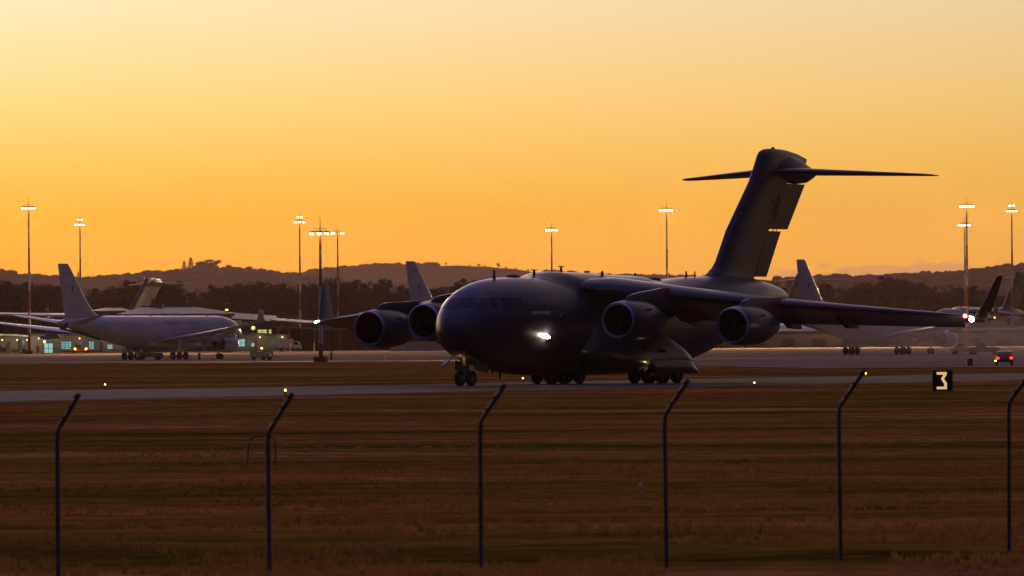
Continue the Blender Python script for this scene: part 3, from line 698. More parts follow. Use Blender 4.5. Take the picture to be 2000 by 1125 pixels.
# ------------------------------------------------------------------ twin engined tanker jets (origin: ground between the main wheels)
def make_tanker():
    root = empty('tanker_jet'); M = M_TANK; A0 = 28.9
    st = [(0, 4.75, 4.55, .08), (.15, 5.0, 4.2, .45), (.6, 5.55, 3.7, 1.0), (1.4, 6.15, 3.2, 1.6), (2.6, 6.85, 2.8, 2.15), (4.2, 7.45, 2.5, 2.55), (6, 7.78, 2.35, 2.75), (8, 7.92, 2.28, 2.82), (20, 7.92, 2.28, 2.82), (34, 7.92, 2.28, 2.82),
          (38, 7.92, 2.5, 2.80), (42, 7.92, 3.1, 2.66), (46, 7.90, 3.85, 2.35), (50, 7.82, 4.65, 1.9), (53.5, 7.65, 5.35, 1.4), (56.5, 7.35, 5.95, .85), (58.3, 7.05, 6.3, .42), (58.8, 6.85, 6.5, .2)]
    st = [(a+2.2*max(0, min(1, (12-a)/6))-A0, t, b, w) for a, t, b, w in st]; B = Body(st).dense(110)
    fus = B.mesh().build('fuselage', M, root, 60)
    for sd in (1, -1):
        for (pa, pb) in ((.08, .85), (.92, 1.5)): B.pane(pa, pb, 5.75, 6.3, sd, .1, n=4).build('window', M_GLASS, fus, 30)
        B.patch_side((9.7-A0, 10.6-A0), 4.4, 6.3, sd, .01, 2, 4).build('door', M_PALE, fus, 0)
        B.patch_side((44.8-A0, 45.6-A0), 4.9, 6.6, sd, .01, 2, 4).build('door', M_PALE, fus, 0)
        v, f = text_mesh('ROYAL AUSTRALIAN AIR FORCE', 1.0); w = max(q[0] for q in v); vv = []
        for x, y, z_ in v:
            a = (-9.6+9.8*x/w) if sd > 0 else (.2-9.8*x/w); z = 6.35+y*.85; vv.append(L3(a, sd*(B.halfw(a, z)+.02), z))
        MB().add(vv, f).build('lettering', mat('blue_grey_marking', (.10, .11, .20), .5), fus, 0)
        # belly fairing and wing
        secs = [(1.5, 17.0, 3.3, 32.6, 3.1, .12), (3.0, 19.3, 3.75, 31.0, 3.4, .13), (9.4, 24.0, 4.55, 31.6, 4.3, .11), (20, 30.6, 5.7, 35.6, 5.55, .10), (28.6, 36.0, 6.85, 38.6, 6.8, .09), (29.1, 36.5, 6.95, 38.8, 6.92, .07)]
        W = wing([(p, a-A0, z, t-A0, zt, th) for p, a, z, t, zt, th in secs], sd, 'wing', M, root)
        for p in (7.2, 13.5, 17.8, 22.5):
            aT = float(np.interp(p, [9.4, 20, 28.6], [31.6, 35.6, 38.6]))-A0; z = float(np.interp(p, [3, 9.4, 20, 28.6], [3.4, 4.3, 5.55, 6.8]))
            MB().loft([se_ring(a, z+.1, z-d, .24, 10, 1) for a, d in ((aT-3.2, .15), (aT-2, .75), (aT-.6, .72), (aT+.5, .4), (aT+1.1, .1))]).build('flap_fairing', M, W, 50)
        rings = []
        for (p, aL, aT, z) in ((29.0, 36.5, 38.9, 6.95), (29.25, 37.0, 39.1, 7.2), (29.9, 38.4, 39.7, 8.5), (30.0, 38.9, 39.8, 8.8)):
            ch = aT-aL; U = [(aL-A0+ch*x, naca(x)*.09*ch) for x in XF]
            rings.append([L3(a, sd*(p+y), z) for a, y in U]+[L3(a, sd*(p-y), z) for a, y in U[::-1][:-1]])
        MB().loft(rings).build('winglet', M_MARK if False else M, W, 40)
        # engine
        o3 = L3(17.9-A0, sd*9.4, 2.78)
        n = MB().lathe([(1.8, .02), (1.8, 1.2), (.5, 1.2), (.1, 1.28), (0, 1.36), (.15, 1.46), (.8, 1.57), (1.8, 1.6), (3.0, 1.5), (4.0, 1.28), (4.02, 1.2), (3.4, 1.15)], o3, n=36).build('nacelle', M, root, 40)
        MB().lathe([(3.4, .95), (4.4, .92), (5.6, .62), (5.62, .55), (5.0, .5)], o3, n=28).build('exhaust_nozzle', M_HOT, n, 50)
        MB().prism([(18.4, 4.2), (22, 4.6), (26, 4.2), (24, 3.3), (20.9, 3.6), (18.6, 4.0)], .5, lambda u, v, w: L3(u-A0, sd*9.4+w, v)).build('pylon', M, root, 0, bevel=.1)
        # refuelling pod under the outer wing
        pd = MB().lathe([(0, .05), (.5, .28), (1.4, .42), (4.2, .42), (5.6, .34), (6.1, .2)], L3(31.0-A0, sd*19.3, 4.25), n=18).build('refuelling_pod', M, root, 50)
        MB().prism([(1.2, .3), (4.6, .3), (4.2, 1.25), (1.0, 1.35)], .22, lambda u, v, w: L3(31-A0+u, sd*19.3+w, 4.25+v)).build('pod_pylon', M, pd, 0)
        wing([(p, a-A0, z, t-A0, zt, th) for p, a, z, t, zt, th in ((.6, 51.3, 6.55, 56.7, 6.45, .1), (5, 54.3, 7.3, 57.6, 7.25, .1), (9.6, 57.2, 8.1, 59.1, 8.07, .09))], sd, 'tailplane', M, root)
        # main gear
        G = MB().tube([L3(0, sd*5.2, 3.6), L3(0, sd*5.34, .75)], [.20, .15], 12).build('main_gear', M_STRUT, root)
        MB().tube([L3(-.99, sd*5.34, .72), L3(.99, sd*5.34, .72)], .13).build('bogie_beam', M_STRUT, G)
        MB().prism([(-.6, 3.5), (.5, 3.5), (.45, 1.5), (-.5, 1.5)], .06, lambda u, v, w: L3(u, sd*5.9+w, v)).build('gear_door', M, G, 0)
        for a in (-.99, .99):
            for p in (4.65, 6.03): wheel(G, sd*p, a, .70, .70, .5)
    MB().loft([se_ring(a-A0, t, b, w, 24, 1) for a, t, b, w in ((15.5, 3.4, 3.0, .5), (17.5, 3.5, 2.0, 2.3), (20, 3.6, 1.72, 3.0), (30, 3.6, 1.72, 3.0), (33, 3.5, 1.95, 2.4), (35.5, 3.4, 2.6, .8))]).build('belly_fairing', M, root, 50)
    fin = [fin_ring(z, a-A0, t-A0, th) for z, a, t, th in ((7.2, 45.2, 56.6, .08), (7.85, 46.0, 56.5, .09), (8.6, 47.7, 56.6, .1), (10.0, 49.3, 57.0, .1), (16.6, 54.9, 58.4, .09), (17.15, 55.5, 58.4, .07))]
    FN = MB().loft(fin).build('tail_fin', M, root, 40)
    for sd in (1, -1):    # small leaping kangaroo roundel figure
        em = MB()
        em.prism([(54.1, 13.1), (54.35, 13.2), (54.5, 12.95), (54.65, 12.65), (54.7, 12.35), (55.0, 12.25), (54.7, 12.15), (54.4, 12.35), (54.35, 12.65), (54.2, 12.9)], .02, lambda u, v, w: L3(u-A0, sd*(.30)+w, v))
        em.build('emblem', M_MARK, FN, 0)
    NG = MB().tube([L3(8.4-A0, 0, 3.0), L3(8.4-A0, 0, .55)], [.16, .1], 12).build('nose_gear', M_STRUT, root)
    for sd in (1, -1): wheel(NG, sd*.36, 8.4-A0, .53, .53, .36)
    bm_ = MB().tube([L3(46-A0, 0, 3.75), L3(52-A0, 0, 4.9), L3(57.8-A0, 0, 5.7)], [.22, .24, .16], 12).build('refuelling_boom', M_STEEL, root)
    for sd in (1, -1): MB().prism([(56.2-A0, 0), (57.6-A0, 0), (57.9-A0, 1.5), (57.0-A0, 1.5)], .12, lambda u, v, w: L3(u, sd*(v*.8), 5.5+v*.75+w)).build('boom_fin', M_STEEL, bm_, 0)
    for a, h in ((12, .35), (20, .3), (30, .35), (37, .2)):
        MB().prism([(a-A0, 7.85), (a+.5-A0, 7.85), (a+.45-A0, 7.9+h), (a+.2-A0, 7.9+h)], .08, lambda u, v, t: L3(u, t, v)).build('aerial', M, root, 0)
    return root
tk = make_tanker()
PHI = R(32); thd = math.atan2(math.cos(PHI), math.sin(PHI))
def tplace(o, px, D): v = at(px, D, 0); place(o, (v.x, v.y, az_(v.x, v.y)), thd)
tplace(tk, 302, 1180)
tag(tk, 'parked pale grey tanker jet standing complete on the apron at the left, seen from behind', 'airplane', 'pale tanker jets parked in a row')
t2 = copy_tree(tk); tplace(t2, 967, 1180); tag(t2, 'pale tanker jet hidden behind the cargo jet nose, its fin showing above two engines', 'airplane', 'pale tanker jets parked in a row')
t3 = copy_tree(tk); tplace(t3, 1712, 1195); tag(t3, 'pale tanker jet parked beyond the taxiing jet left wing, right of its tall fin', 'airplane', 'pale tanker jets parked in a row')

# ------------------------------------------------------------------ floodlight masts
def make_mast(h, heads, red_base=True, n_lamps=6, spread=2.6, both=True, tw=.0, tilt_=-1, flood=300):
    root = empty('floodlight_mast')
    n = 7; st = h/n; r0, r1 = .36, .16
    for k in range(n):
        t0, t1 = k/n, (k+1)/n
        MB().tube([(0, 0, h*t0), (0, 0, h*t1-.004)], [r0+(r1-r0)*t0, r0+(r1-r0)*t1], 14).build('pole_section', M_MR if k % 2 == 0 else M_MW, root, 40)
    MB().box((0, 0, .4), (1.9, 1.6, .8)).build('concrete_base', M_MR if red_base else M_CONC, root, 0, bevel=.08)
    MB().tube([(0, 0, h), (0, 0, h+2.2)], [.07, .03], 6).build('lightning_rod', M_STEEL, root)
    hd = MB(); hd.tube([(-spread/2, 0, h-.05), (spread/2, 0, h-.05)], .07, 8); hd.tube([(0, -.6, h-.05), (0, .6, h-.05)], .07, 8)
    hd.box((0, 0, h+.35), (spread*.75, .9, .06)); H_ = hd.build('head_frame', M_STEEL, root, 0)
    for i in range(n_lamps):
        x = (i/(n_lamps-1)-.5)*spread; tilt = R(18*math.copysign(1, heads*(1 if both else 1)))
        b = MB().box((x, -.35, h-.30), (spread/n_lamps*.8, .34, .34), Matrix.Rotation(R(35), 3, 'X')).build('floodlight', M_STEEL, root, 0)
        q = MB(); c = Vector((x, -.35, h-.30))+Matrix.Rotation(R(35), 3, 'X') @ Vector((0, -.18, -.02)); w = spread/n_lamps*.36
        vs = [c+Matrix.Rotation(R(35), 3, 'X') @ Vector((sx*w, -.004, sz*.16)) for sx, sz in ((-1, -1), (1, -1), (1, 1), (-1, 1))]
        dv = [v+Matrix.Rotation(R(35), 3, 'X') @ Vector((0, -.02, 0)) for v in vs]
        q.add(vs+dv, [(0, 1, 2, 3), (7, 6, 5, 4), (0, 4, 5, 1), (1, 5, 6, 2), (2, 6, 7, 3), (3, 7, 4, 0)]); q.build('lamp_glass', M_FLOOD, b, 0)
    if tw:
        for sx in (-1, 1): MB().box((sx*.45, 0, h+.9), (.5, .3, .22)).build('beacon_lamp', M_FLOOD, root, 0, bevel=.04)
    lamp('mast_glow', 'POINT', (0.0, -1.1, h-.7), 170, (1, .82, .55), root, .3)
    for zr in (-42, 42):
        s_ = lamp('apron_flood', 'SPOT', (0, .9*math.copysign(1, tilt_) , h-.5), 1000*flood, (1.0, .66, .34), root, .5, spot_size=R(96), spot_blend=1.0)
        s_.rotation_euler = (R(76)*math.copysign(1, tilt_), 0, R(zr))
    return root
MASTS = [(57, 403, 1500, 2.9, 8, 0, 'brightly lit red and white floodlight mast nearest the left edge'),
         (157, 436, 1800, 2.3, 4, 1, 'floodlight mast rising beside the left tanker jet tail fin'),
         (586, 431, 1750, 2.3, 3, 1, 'leftmost and tallest of the three floodlight masts left of the cargo jet'),
         (626, 451, 984, 2.4, 3, 0, 'nearest floodlight mast, its red and white pole standing at the apron edge'),
         (660, 453, 1900, 2.6, 2, 0, 'thin floodlight mast just right of the near red and white mast'),
         (1078, 447, 1850, 2.8, 5, 0, 'lone floodlight mast rising behind the cargo jet wing root'),
         (1303, 408, 1580, 3.0, 6, 0, 'lone floodlight mast left of the cargo jet tall fin'),
         (1889, 400, 1550, 3.1, 8, 0, 'taller of the two overlapping floodlight masts behind the left wing tip'),
         (1885, 437, 1815, 3.0, 5, 0, 'shorter of the two overlapping floodlight masts behind the left wing tip'),
         (1977, 409, 1600, 2.2, 4, 1, 'floodlight mast nearest the right edge')]
for px_, py_, D_, sp_, nl_, tw_, lab in MASTS:
    v = at(px_, D_); zb = az_(v.x, D_) if D_ < 1800 else base_z(v.x, D_); top = zat(px_, py_, D_)
    m_ = make_mast(top-zb, 1, D_ in (984, 1500), nl_, sp_, True, tw_, 1 if D_ == 984 else -1, 70 if D_ == 984 else 330 if D_ < 1700 else 100)
    m_.location = (v.x, D_, zb); m_.rotation_euler = (0, 0, R(random.uniform(-18, 18))); tag(m_, lab, 'light mast', 'floodlight masts around the apron')

# ------------------------------------------------------------------ buildings along the back of the apron
DB = 1565.0
def bx(px0, px1, py0, py1, D, depth, name, m, parent, z1=None, bevel=0):
    """box whose front face covers the given photo rectangle at distance D (real size, real depth behind it)"""
    xm = (px0+px1)/2; x0, x1 = at(px0, D).x, at(px1, D).x; zt, zb = zat(xm, py0, D), zat(xm, py1, D)
    return MB().box(((x0+x1)/2, D+depth/2, (zt+zb)/2), (x1-x0, depth, zt-zb)).build(name, m, parent, 0, bevel=bevel)
def building(name, label, cat='building', group=None): 
    o = empty(name, (0, 0, 0)); tag(o, label, cat, group); return o
def roof_poly(pts_front, D, depth, name, m, parent, rise=0.0, inset=0.0):
    """roof whose front edge follows photo points; back edge is deeper, higher by rise, pulled in by inset"""
    v = []; n = len(pts_front)
    for px, py in pts_front: a = at(px, D); v.append((a.x, D, zat(px, py, D)))
    back = [(x+inset*(1 if i == 0 else -1 if i == n-1 else 0), D+depth, z+rise) for i, (x, y, z) in enumerate(v)]
    th = .35; b = MB(); up = v+back; dn = [(x, y, z-th) for x, y, z in up]; N_ = 2*n
    fs = []
    for i in range(n-1): fs += [(i, i+1, n+i+1, n+i), (N_+i, N_+n+i, N_+n+i+1, N_+i+1), (i, N_+i, N_+i+1, i+1), (n+i, n+i+1, N_+n+i+1, N_+n+i)]
    fs += [(0, n, N_+n, N_), (n-1, N_+n-1, N_+2*n-1, 2*n-1)]
    return b.add(up+dn, fs).build(name, m, parent, 0)
def window(px0, px1, py0, py1, D, m, parent, nx=2, ny=1, frame=.10):
    f = bx(px0-.5, px1+.5, py0-.4, py1+.4, D-.10, .08, 'window', M_FRAME, parent)
    x0, x1 = at(px0, D).x, at(px1, D).x; xm = (px0+px1)/2; zt, zb = zat(xm, py0, D), zat(xm, py1, D); p = MB(); g = frame
    for i in range(nx):
        for j in range(ny):
            w, h = (x1-x0)/nx, (zt-zb)/ny; p.box((x0+w*(i+.5), D-.14, zb+h*(j+.5)), (w-g, .04, h-g))
    p.build('pane', m, f, 0); return f
# left terminal
b = building('terminal_building', 'low pale terminal building with curved canopies at the far left')
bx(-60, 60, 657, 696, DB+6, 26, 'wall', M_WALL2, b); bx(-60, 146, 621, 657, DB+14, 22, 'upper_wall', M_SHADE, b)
roof_poly([(-60, 612), (20, 613.5), (70, 614), (143, 614.5)], DB+3, 34, 'roof', M_ROOF2, b, .5)
roof_poly([(-60, 651), (0, 652.5), (30, 653), (54, 654.5)], DB-2, 9, 'canopy', M_ROOF2, b, .2)
for px_ in (-40, 8, 30, 78, 112): bx(px_, px_+1.6, 622, 656, DB+13, 1, 'column', M_WALL, b)
bx(34, 41, 664, 694, DB+5.7, .2, 'door', M_WALL, b); bx(12, 19, 668, 694, DB+5.7, .2, 'door', M_WALL, b)
window(42, 52, 666, 676, DB+5.8, M_DWIN, b, 2, 1)
bx(-60, 138, 607.5, 612, DB+36, 30, 'rear_roof', M_ROOF, b); bx(89, 93.5, 601, 608, DB+40, 2, 'chimney', M_WALL2, b)
b = building('operations_building', 'long grey wall with cyan lit windows behind the left tanker jet')
bx(60, 240, 655, 694.5, DB, 26, 'wall', M_WALL, b); roof_poly([(56, 652), (130, 653), (244, 655)], DB-1, 28, 'roof', M_ROOF, b, .6)
dr = bx(85, 103, 669.5, 691.5, DB-.15, .12, 'door', M_FRAME, b); 
for i in range(2):
    for j in range(2): bx(86+8.6*i, 93.6+8.6*i, 671+10*j, 680+10*j, DB-.25, .05, 'pane', M_CWIN, dr)
ball('door_lamp', (at(86.5, DB).x, DB-.5, zat(86.5, 667.5, DB)), .28, M_EDGE, b)
for i, (x0, x1, m_) in enumerate(((119, 126, M_CWIN), (126.6, 139, M_CWIN), (139.6, 151, M_DWIN), (151.6, 163, M_DWIN), (163.6, 172, M_DWIN), (172.6, 183, M_CWIN), (183.6, 190, M_DWIN))):
    window(x0, x1, 667, 682, DB, m_, b, 2, 4 if m_ is M_CWIN else 3, .16)
bx(118, 191, 682.6, 683.6, DB-.5, .4, 'sill', M_WALL2, b); bx(194, 200, 668, 692, DB-.1, .1, 'door', M_SHADE, b)
window(209, 219, 673, 681.5, DB, M_CWIN, b, 2, 2, .1); window(220, 236, 677, 682, DB, M_DWIN, b, 3, 1, .1)
def added_wall_lamp(b, px_, py_, D, e):  # lamps added to brighten the building walls; their ball fixtures are not seen
    x = at(px_, D).x; z = zat(px_, py_, D); ball('added_wall_lamp', (x, D-.45, z), .14, M_EDGE, b); lamp('wall_glow', 'POINT', (x, D-3.0, z-.3), e, (1.0, .88, .60), b, .3)
for px_ in (4, 33, 52): added_wall_lamp(b, px_, 664, DB, 200)
for px_ in (75, 110, 155, 202, 238): added_wall_lamp(b, px_, 661, DB, 110)
# the two hangars with hipped metal roofs
def hangar(label, px0, px1, pt, pe, pb, D, depth, ridge0, ridge1):
    b = building('hangar', label, 'hangar', 'aircraft hangars behind the apron')
    bx(px0, px1, pe, pb, D, depth, 'wall', M_WALL, b)
    for k in range(4):
        w = (px1-px0)/4; bx(px0+w*k+w*.06, px0+w*(k+1)-w*.06, pe+ (pb-pe)*.12, pb, D-.2, .15, 'hangar_door', M_SHADE, b)
    e = 1.2; x0, x1 = at(px0, D).x-e, at(px1, D).x+e; r0, r1 = at(ridge0, D).x, at(ridge1, D).x; ze = zat((px0+px1)/2, pe, D); zr = zat((px0+px1)/2, pt, D)
    ym = D+depth/2; v = [(x0, D-e, ze), (x1, D-e, ze), (x1, D+depth+e, ze), (x0, D+depth+e, ze), (r0, ym, zr), (r1, ym, zr)]; v += [(x, y, z-.4) for x, y, z in v[:4]]
    MB().add(v, [(0, 1, 5, 4), (1, 2, 5), (2, 3, 4, 5), (3, 0, 4), (0, 6, 7, 1), (1, 7, 8, 2), (2, 8, 9, 3), (3, 9, 6, 0), (6, 9, 8, 7)]).build('roof', M_ROOF, b, 0)
    MB().box(((r0+r1)/2, ym, zr+.12), (r1-r0, .7, .3)).build('ridge_vent', M_ROOF, b, 0, bevel=.05)
    return b
hg = hangar('wide hangar with a dark hipped roof behind the left tanker jet', 238, 452, 598, 613, 688, DB+40, 60, 262, 368)
window(252, 300, 681.5, 686.5, DB+40, M_CWIN, hg, 5, 1, .3); window(306, 350, 680.5, 686.5, DB+40, M_DWIN, hg, 5, 1, .3)
bx(303, 318, 595.5, 599, DB+66, 3, 'roof_ventilator', M_ROOF, hg); bx(442, 443.2, 606, 613, DB+41, .3, 'lamp_post', M_STEEL, hg); bx(440, 445, 604, 606, DB+41, .5, 'roof_lamp', M_EDGE, hg)
hangar('smaller hangar left of the wide one, its hipped roof partly behind the tail fin', 182, 236, 600, 607, 688, DB+55, 40, 196, 226)
b = building('office_building', 'two storey building with yellow lit upper windows right of the left tanker nose')
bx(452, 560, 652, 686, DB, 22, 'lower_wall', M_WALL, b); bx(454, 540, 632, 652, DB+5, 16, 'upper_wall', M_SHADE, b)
roof_poly([(452, 622), (490, 624), (532, 627.5)], DB+2, 26, 'roof', M_ROOF, b, 1.4)
roof_poly([(446, 650.5), (500, 651), (560, 654.5)], DB-2.5, 8, 'canopy', M_ROOF, b, .2)
window(502.5, 521, 643.5, 651, DB+5, M_YWIN, b, 2, 2, .12); window(524, 530, 643.5, 651.5, DB+5, M_YWIN, b, 1, 2, .12)
ball('ceiling_lamp', (at(493, DB).x, DB+3, zat(493, 640.5, DB)), .45, mat('ceiling_lamp', (1, 1, .6), .4, emit=(.9, .9, .4), estr=1.6), b)
window(462, 478, 662, 677, DB, M_CWIN, b, 2, 2, .12); window(480, 489, 662, 677, DB, M_DWIN, b, 1, 1); window(490, 496.5, 670, 677, DB, M_CWIN, b, 2, 1, .08)
window(526, 537, 662, 676, DB, M_DWIN, b, 3, 1, .12); window(539, 546, 662, 676, DB, M_DWIN, b, 1, 1); bx(497.5, 500.5, 660, 686, DB-.12, .1, 'door', M_SHADE, b)
for px_ in (456, 507, 551): added_wall_lamp(b, px_, 658.5, DB, 120)
b = building('aircraft_shelter', 'long open shelter with a flat canopy on tall columns behind the near mast')
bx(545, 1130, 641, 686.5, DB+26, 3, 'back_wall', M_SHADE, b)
roof_poly([(528, 623.5), (540, 626), (600, 630), (700, 633.5), (1130, 634)], DB, 30, 'roof', M_ROOF, b, .6); roof_poly([(530, 636), (620, 641), (1130, 645)], DB-.5, .5, 'fascia', M_WALL, b)
for px_ in (563, 612, 662, 716, 775, 840, 905, 980, 1060): bx(px_, px_+3.4, 641, 686.5, DB+1, .5, 'column', M_WALL, b)
for px_ in (588, 640, 690): bx(px_, px_+1.6, 643, 686, DB+25, .4, 'rear_column', M_WALL, b)
w_ = building('low_wall', 'long low pale blast wall seen under the cargo jet left engines', 'wall'); bx(762, 1130, 668, 684.5, DB-120, 3, 'panel', M_WALL2, w_); bx(762, 1130, 666.8, 668, DB-120.2, 3.4, 'coping', M_ROOF2, w_)
b = building('freight_shed', 'long pale freight shed glowing under floodlights beyond the cargo jet tail', 'building')
bx(1330, 2080, 652, 688, DB+20, 30, 'wall', M_WALL2, b); roof_poly([(1325, 648), (1600, 646), (2085, 643)], DB+18, 34, 'roof', M_ROOF, b, 1.0)
for i in range(12): bx(1345+i*60, 1372+i*60, 661, 687, DB+19.8, .15, 'roller_door', M_WALL, b)
for px_, lab in ((566, 'first'), (612.5, 'second')):
    o = MB().tube([(at(px_, DB-20).x, DB-20, az_(at(px_, DB-20).x, DB-20)-.1), (at(px_, DB-20).x, DB-20, az_(0, DB-20)+1.9)], .2, 10)
    tag(o.build('bollard', M_YEL, None), 'yellow bollard in front of the shelter, '+('left one near the white truck' if lab == 'first' else 'right one between the columns'), 'bollard', 'yellow bollards by the shelter')

# ------------------------------------------------------------------ vehicles and ground gear
def wheels(root, xs_, w, r, wd=.25):
    for x in xs_:
        for sy in (-1, 1):
            t = MB().lathe([(-wd/2, r*.5), (-wd/2, r*.9), (-wd/3, r), (wd/3, r), (wd/2, r*.9), (wd/2, r*.5)], (x, sy*w/2, r), 'y', 18).build('wheel', M_TYRE, root, 50)
            MB().lathe([(-wd*.4, .03), (-wd*.35, r*.5), (wd*.35, r*.5), (wd*.4, .03)], (x, sy*w/2, r), 'y', 14).build('rim', M_RIM, t, 40)
def tug(label, px, D, py=None, m=M_VEH, rz=0, L=4.6, beacon=True, cargo=False):
    r_ = empty('tow_tractor'); 
    MB().prism([(-L/2, .45), (L/2, .45), (L/2, 1.0), (L/2-.3, 1.25), (.5, 1.3), (.3, 1.3), (-L/2, 1.3)], 1.9, lambda u, v, w: (u, w, v)).build('body', m, r_, 0, bevel=.06)
    MB().prism([(-1.6, 1.305), (.2, 1.305), (0, 2.0), (-1.4, 2.0)], 1.6, lambda u, v, w: (u, w, v)).build('cab', m, r_, 0, bevel=.05)
    for sy in (-1, 1): MB().box((-.7, sy*.81, 1.68), (1.1, .02, .4)).build('cab_window', M_GLASS, r_, 0)
    wheels(r_, (-L/2+.8, L/2-.8), 1.7, .42, .3)
    if beacon: ball('beacon', (-.7, 0, 2.1), .13, M_AMBER, r_)
    v = at(px, D); r_.location = (v.x, D, az_(v.x, D)); r_.rotation_euler = (0, 0, rz); tag(r_, label, 'tow tractor'); return r_
# generator cart with beacon, under way right of the left tanker
g = empty('generator_cart'); tag(g, 'boxy drab generator cart with an amber beacon right of the left tanker engine', 'ground cart')
MB().prism([(-2.0, .55), (1.7, .55), (1.9, .8), (1.9, 1.62), (1.4, 1.86), (-1.9, 1.9), (-2.0, 1.8)], 1.7, lambda u, v, w: (u, w, v)).build('housing', M_VEH, g, 0, bevel=.05)
MB().box((-.3, -.86, 1.5), (.9, .02, .12)).build('grille', M_PALE, g, 0); MB().box((0, 0, .5), (3.6, 1.3, .14)).build('chassis', M_STEEL, g, 0)
MB().tube([(1.85, 0, .6), (3.1, 0, .45)], .06).build('tow_bar', M_STEEL, g); wheels(g, (-1.35, .2, 1.2), 1.5, .36); ball('beacon', (-.05, 0, 2.0), .15, M_AMBER, g)
v = at(511, 1100); g.location = (v.x, 1100, az_(v.x, 1100))
tug('small vehicle with two amber lamps in front of the cyan windows', 156, DB-30, m=M_YEL, rz=R(8), beacon=False)
o = [q for q in bpy.data.objects if q.name.startswith('tow_tractor')][-1]
for sx in (-1.3, 1.3): ball('amber_lamp', (sx, -.98, .95), .22, M_AMBER, o)
tug('dark tow tractor parked under the left tanker belly between its main wheels', 292, 1176, rz=R(15), beacon=False, m=M_STEEL)
tb = MB().tube([(0, 0, .5), (5.5, .3, .45)], .07); tb.tube([(.4, -.5, .35), (.4, .5, .35)], .12); tb = tb.build('tow_bar', M_STEEL, None); v = at(312, 1172); tb.location = (v.x, 1172, az_(v.x, 1172)); tag(tb, 'steel tow bar lying behind the dark tow tractor under the left tanker', 'tow bar')
tug('tow tractor with a yellow cab beyond the taxiing jet left wing tip', 1881, 1150, m=M_YEL, rz=R(5), beacon=False)
tug('dark tow tractor right of the yellow one near the right edge', 1923, 1140, m=M_STEEL, rz=R(-10), L=5.4, beacon=False)
# white truck lit by the shelter
t = empty('box_truck'); tag(t, 'small white box truck standing at the left end of the open shelter', 'truck')
MB().box((-.6, 0, 1.85), (3.8, 2.1, 2.1)).build('cargo_box', M_VWH, t, 0, bevel=.05)
MB().prism([(1.4, .6), (3.2, .6), (3.3, 1.3), (2.9, 1.5), (2.5, 2.4), (1.4, 2.45)], 2.0, lambda u, v, w: (u, w, v)).build('cab', M_VWH, t, 0, bevel=.06)
for sy in (-1, 1): MB().prism([(1.6, 1.55), (2.75, 1.55), (2.45, 2.2), (1.6, 2.2)], .02, lambda u, v, w: (u, sy*1.015+w, v)).build('cab_window', M_GLASS, t, 0)
MB().box((0, 0, .65), (5.6, .9, .2)).build('chassis', M_STEEL, t, 0); wheels(t, (-1.5, 2.3), 1.8, .42); v = at(561, DB-8); t.location = (v.x, DB-8, az_(v.x, DB-8))
# car with red tail lamps driving away
c = empty('car'); tag(c, 'dark car driving away with two red tail lamps lit near the right edge', 'car')
MB().prism([(-.0, .35), (0, .95), (.12, 1.0), (2.6, 1.0), (4.0, .85), (4.2, .6), (4.2, .35)], 1.8, lambda u, v, w: (w, u, v)).build('body', M_VEH, c, 0, bevel=.07)
MB().prism([(.15, 1.005), (.55, 1.5), (2.0, 1.52), (2.9, 1.005)], 1.55, lambda u, v, w: (w, u, v)).build('cabin', M_GLASS, c, 0, bevel=.05)
for sx in (-1, 1): MB().box((sx*.71, -.03, .78), (.30, .06, .22)).build('tail_lamp', M_TAIL, c, 0, bevel=.04)
MB().box((-.95, -.04, .5), (.18, .05, .1)).build('reflector', M_AMBER, c, 0); MB().box((0, -.03, .45), (1.7, .08, .18)).build('bumper', M_STEEL, c, 0)
for y in (.8, 3.3):
    for sx in (-1, 1):
        w_ = MB().lathe([(-.11, .15), (-.11, .3), (-.07, .33), (.07, .33), (.11, .3), (.11, .15)], (0, 0, 0), 'y', 18).build('wheel', M_TYRE, c, 50); w_.location = (sx*.8, y, .33); w_.rotation_euler = (0, 0, R(90))
v = at(1961, 690); c.location = (v.x, 690, az_(v.x, 690)); c.rotation_euler = (0, 0, R(-3))
# power cabinet, cones, extinguisher carts, stacked ground gear
def small(name, label, cat, px, D, b, m, group=None, bevel=.02, rz=0):
    o = b.build(name, m, None, 40, bevel=bevel); v = at(px, D); o.location = (v.x, D, (az_(v.x, D) if D > apron_front(v.x) else gz(v.x, D))); o.rotation_euler = (0, 0, rz); tag(o, label, cat, group); return o
small('power_cabinet', 'small dark power cabinet on the grass verge left of the red tail lamps', 'cabinet', 1893, 690, MB().box((0, 0, .35), (.6, .4, .7)).box((0, 0, .73), (.66, .46, .05)), M_STEEL)
def cone(label, px, D, h=.9):
    o = small('traffic_cone', label, 'traffic cone', px, D, MB().lathe([(.04, .22*h), (h*.5, .13*h), (h, .03)], (0, 0, 0), 'z', 16).box((0, 0, .03), (.6*h, .6*h, .06)), M_ORANGE, 'traffic cones on the apron')
    MB().lathe([(h*.45, .145*h), (h*.65, .105*h)], (0, 0, 0), 'z', 16, True).build('stripe', M_PALE, o, 40)
cone('dull orange traffic cone below the cargo jet right outer engine', 752, 1040, 1.1); cone('tiny traffic cone just left of the left tanker nose wheel', 413, 1165, .7)
